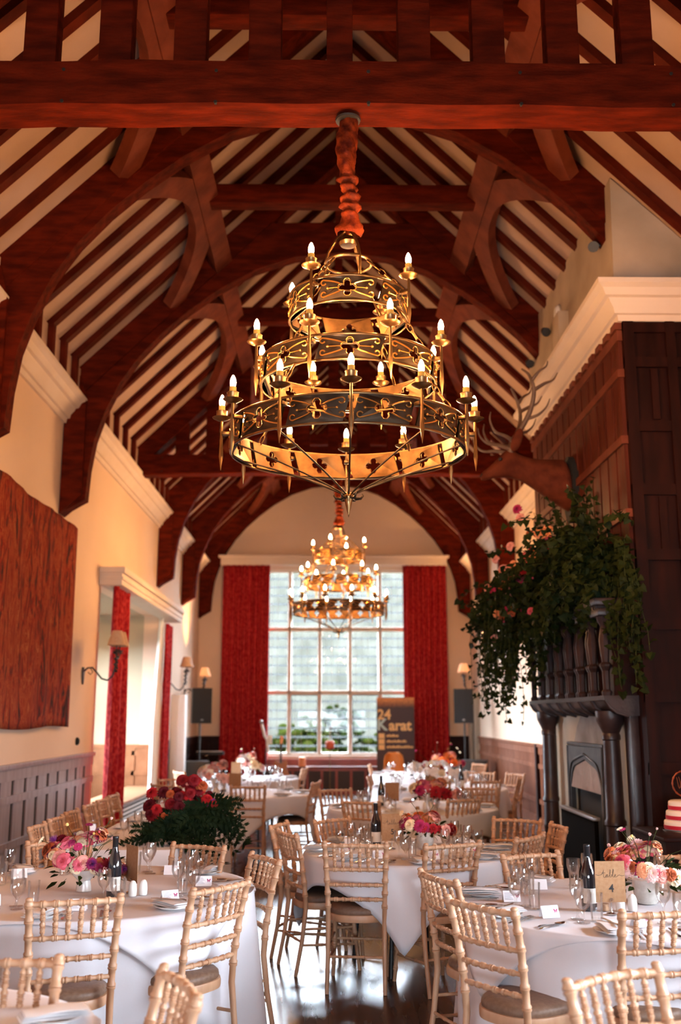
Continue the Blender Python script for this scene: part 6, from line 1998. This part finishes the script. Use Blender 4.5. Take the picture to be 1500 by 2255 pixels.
# band stands
ms = thing('microphone_stand', 'microphone stand with a pale upright boom before the left red curtain', 'microphone stand', (-1.30, 21.0, 0))
mb = MB(); mb.tube([(0, 0, 0.02), (0, 0, 1.05)], 0.012, 8); mb.build('pole', m_blackp, ms)
mb = MB(); mb.tube([(0.05, 0, 0.96), (0.02, 0, 1.22), (-0.02, 0, 1.28)], 0.026, 8); mb.tube([(-0.02, 0, 1.28), (-0.09, 0, 1.54)], 0.030, 8); mb.build('boom', m_white, ms)
mb = MB(); mb.sphere((-0.10, 0, 1.58), 0.042, 10, 8); mb.build('microphone', m_grey, ms)
mb = MB(); mb.box((0.08, -0.02, 1.22), (0.10, 0.02, 0.17), 0, 0.004); mb.build('phone_clamp', m_white, ms)
for k in range(3):
    a = 2*PI*k/3; mb = MB(); mb.tube([(0, 0, 0.22), (0.3*math.cos(a), 0.3*math.sin(a), 0.012)], 0.011, 6); mb.build('leg', m_blackp, ms)
gt = thing('electric_guitar', 'guitar on a floor stand at the left end of the tall window', 'guitar', (-1.02, 21.6, 0))
mb = MB(); 
out = [(0.0, 0.30), (0.13, 0.32), (0.19, 0.42), (0.17, 0.54), (0.12, 0.62), (0.15, 0.70), (0.13, 0.80), (0.06, 0.76), (0.0, 0.72), (-0.06, 0.76), (-0.13, 0.80), (-0.15, 0.70), (-0.12, 0.62), (-0.17, 0.54), (-0.19, 0.42), (-0.13, 0.32)]
mb.prism(out, lambda u, v, t: (u, t + 0.12 * v, v), -0.025, 0.025); mb.build('body', M('sunburst', (0.30, 0.08, 0.03), 0.25, coat=0.5), gt, smooth=40)
mb = MB(); mb.beam((0, 0.06, 0.72), (0, 0.145, 1.12), 0.045, 0.022, up=(0, 1, 0)); nk = mb.build('neck', m_blackp, gt, smooth=0)
mb = MB(); mb.prism([(-0.025, 1.12), (0.025, 1.12), (0.05, 1.27), (-0.02, 1.29)], lambda u, v, t: (u, t + 0.12 * v, v), -0.008, 0.008); mb.build('headstock', m_wax, gt, smooth=0)
for s in (-1, 1):
    mb = MB(); mb.tube([(0, 0.22, 0.5), (s * 0.2, 0.0, 0.01)], 0.010, 6); mb.build('stand_leg', m_blackp, gt)
mb = MB(); mb.tube([(0, 0.22, 0.5), (0, 0.35, 0.01)], 0.010, 6); mb.build('stand_leg', m_blackp, gt)
m2 = thing('singer_microphone_stand', 'slim stand with an orange lamp and microphone in the middle of the tall window', 'microphone stand', (0.02, 21.9, 0))
mb = MB(); mb.tube([(0, 0, 0.02), (0, 0, 1.42)], 0.009, 8); mb.build('pole', m_brass, m2)
mb = MB(); mb.lathe([(0, 0), (0.13, 0), (0.13, 0.02), (0.02, 0.035), (0, 0.035)], 18); mb.build('round_base', m_blackp, m2)
mb = MB(); mb.sphere((0.02, 0, 1.46), 0.035, 10, 8); mb.build('microphone', m_grey, m2)
mb = MB(); mb.lathe([(0.04, 0.98), (0.09, 1.02), (0.10, 1.14), (0.07, 1.18), (0, 1.18)], 12); mb.build('clip_lamp', M('orange_red_lamp', (0.55, 0.09, 0.03), 0.5), m2, smooth=40)
wk = thing('wicker_chair', 'small orange wicker chair with a rounded back in front of the banner', 'chair', (1.36, 21.5, 0))
mb = MB(); V = []; F = []
for j in range(9):
    for i in range(13):
        a = PI * i / 12; t = j / 8
        wv = 0.235 * (1 - 0.18 * t) * (1.0 if t < 0.8 else math.cos((t - 0.8) / 0.2 * 0.9))
        V.append((wv * math.cos(a), 0.16 * math.sin(a), 0.42 + 0.53 * t))
for j in range(8):
    for i in range(12): F.append((j*13+i, j*13+i+1, (j+1)*13+i+1, (j+1)*13+i))
mb.add(V, F); o = mb.build('backrest', M('orange_weave', (0.82, 0.30, 0.06), 0.5, col2=(0.62, 0.20, 0.04), scale=60, bump=0.4), wk, smooth=180)
md = o.modifiers.new('thickness', 'SOLIDIFY'); md.thickness = 0.02
mb = MB(); mb.lathe([(0, 0.40), (0.24, 0.40), (0.25, 0.42), (0.24, 0.45), (0, 0.45)], 24); mb.build('seat', m_orange, wk, smooth=40)
for k in range(4):
    a = PI/4 + k*PI/2; mb = MB(); mb.tube([(0.17*math.cos(a), 0.17*math.sin(a), 0.40), (0.2*math.cos(a), 0.2*math.sin(a), 0)], 0.014, 8); mb.build('leg', m_orange, wk)
kb = thing('keyboard', 'dark keyboard on a crossed stand behind the left loudspeaker', 'keyboard', (-2.62, 22.5, 0))
mb = MB(); mb.box((0, 0, 0.90), (0.62, 0.30, 0.07), 0, 0.01); mb.build('case', m_blackp, kb)
mb = MB(); mb.box((0, -0.06, 0.938), (0.56, 0.13, 0.012), 0, 0.002); mb.build('keys', m_white, kb)
for s in (-1, 1):
    mb = MB(); mb.tube([(-0.25*s, 0.08*s, 0.865), (0.25*s, 0.08*s, 0.015)], 0.014, 6); mb.build('stand_leg', m_blackp, kb)
# navy chair whose rounded back just shows at the bottom edge
nv = thing('navy_chair', 'rounded navy chair back just showing at the bottom edge, left of the aisle', 'chair', (-0.42, 2.72, 0))
mb = MB(); mb.prism([(-0.075, 0.46), (0.075, 0.46), (0.085, 0.78), (0.065, 0.85), (0.03, 0.878), (0, 0.883), (-0.03, 0.878), (-0.065, 0.85), (-0.085, 0.78)], lambda u, v, t: (u, t, v), -0.03, 0.03)
mb.build('backrest', M('navy_fabric', (0.008, 0.011, 0.03), 0.8), nv, smooth=60)
mb = MB(); mb.box((0, -0.18, 0.44), (0.36, 0.36, 0.06), 0, 0.02); mb.build('seat', m_blackp, nv)
for sx in (-0.15, 0.15):
    for sy in (-0.33, -0.03):
        mb = MB(); mb.tube([(sx, sy, 0.42), (sx * 1.1, sy, 0)], 0.014, 8); mb.build('leg', m_blackp, nv)
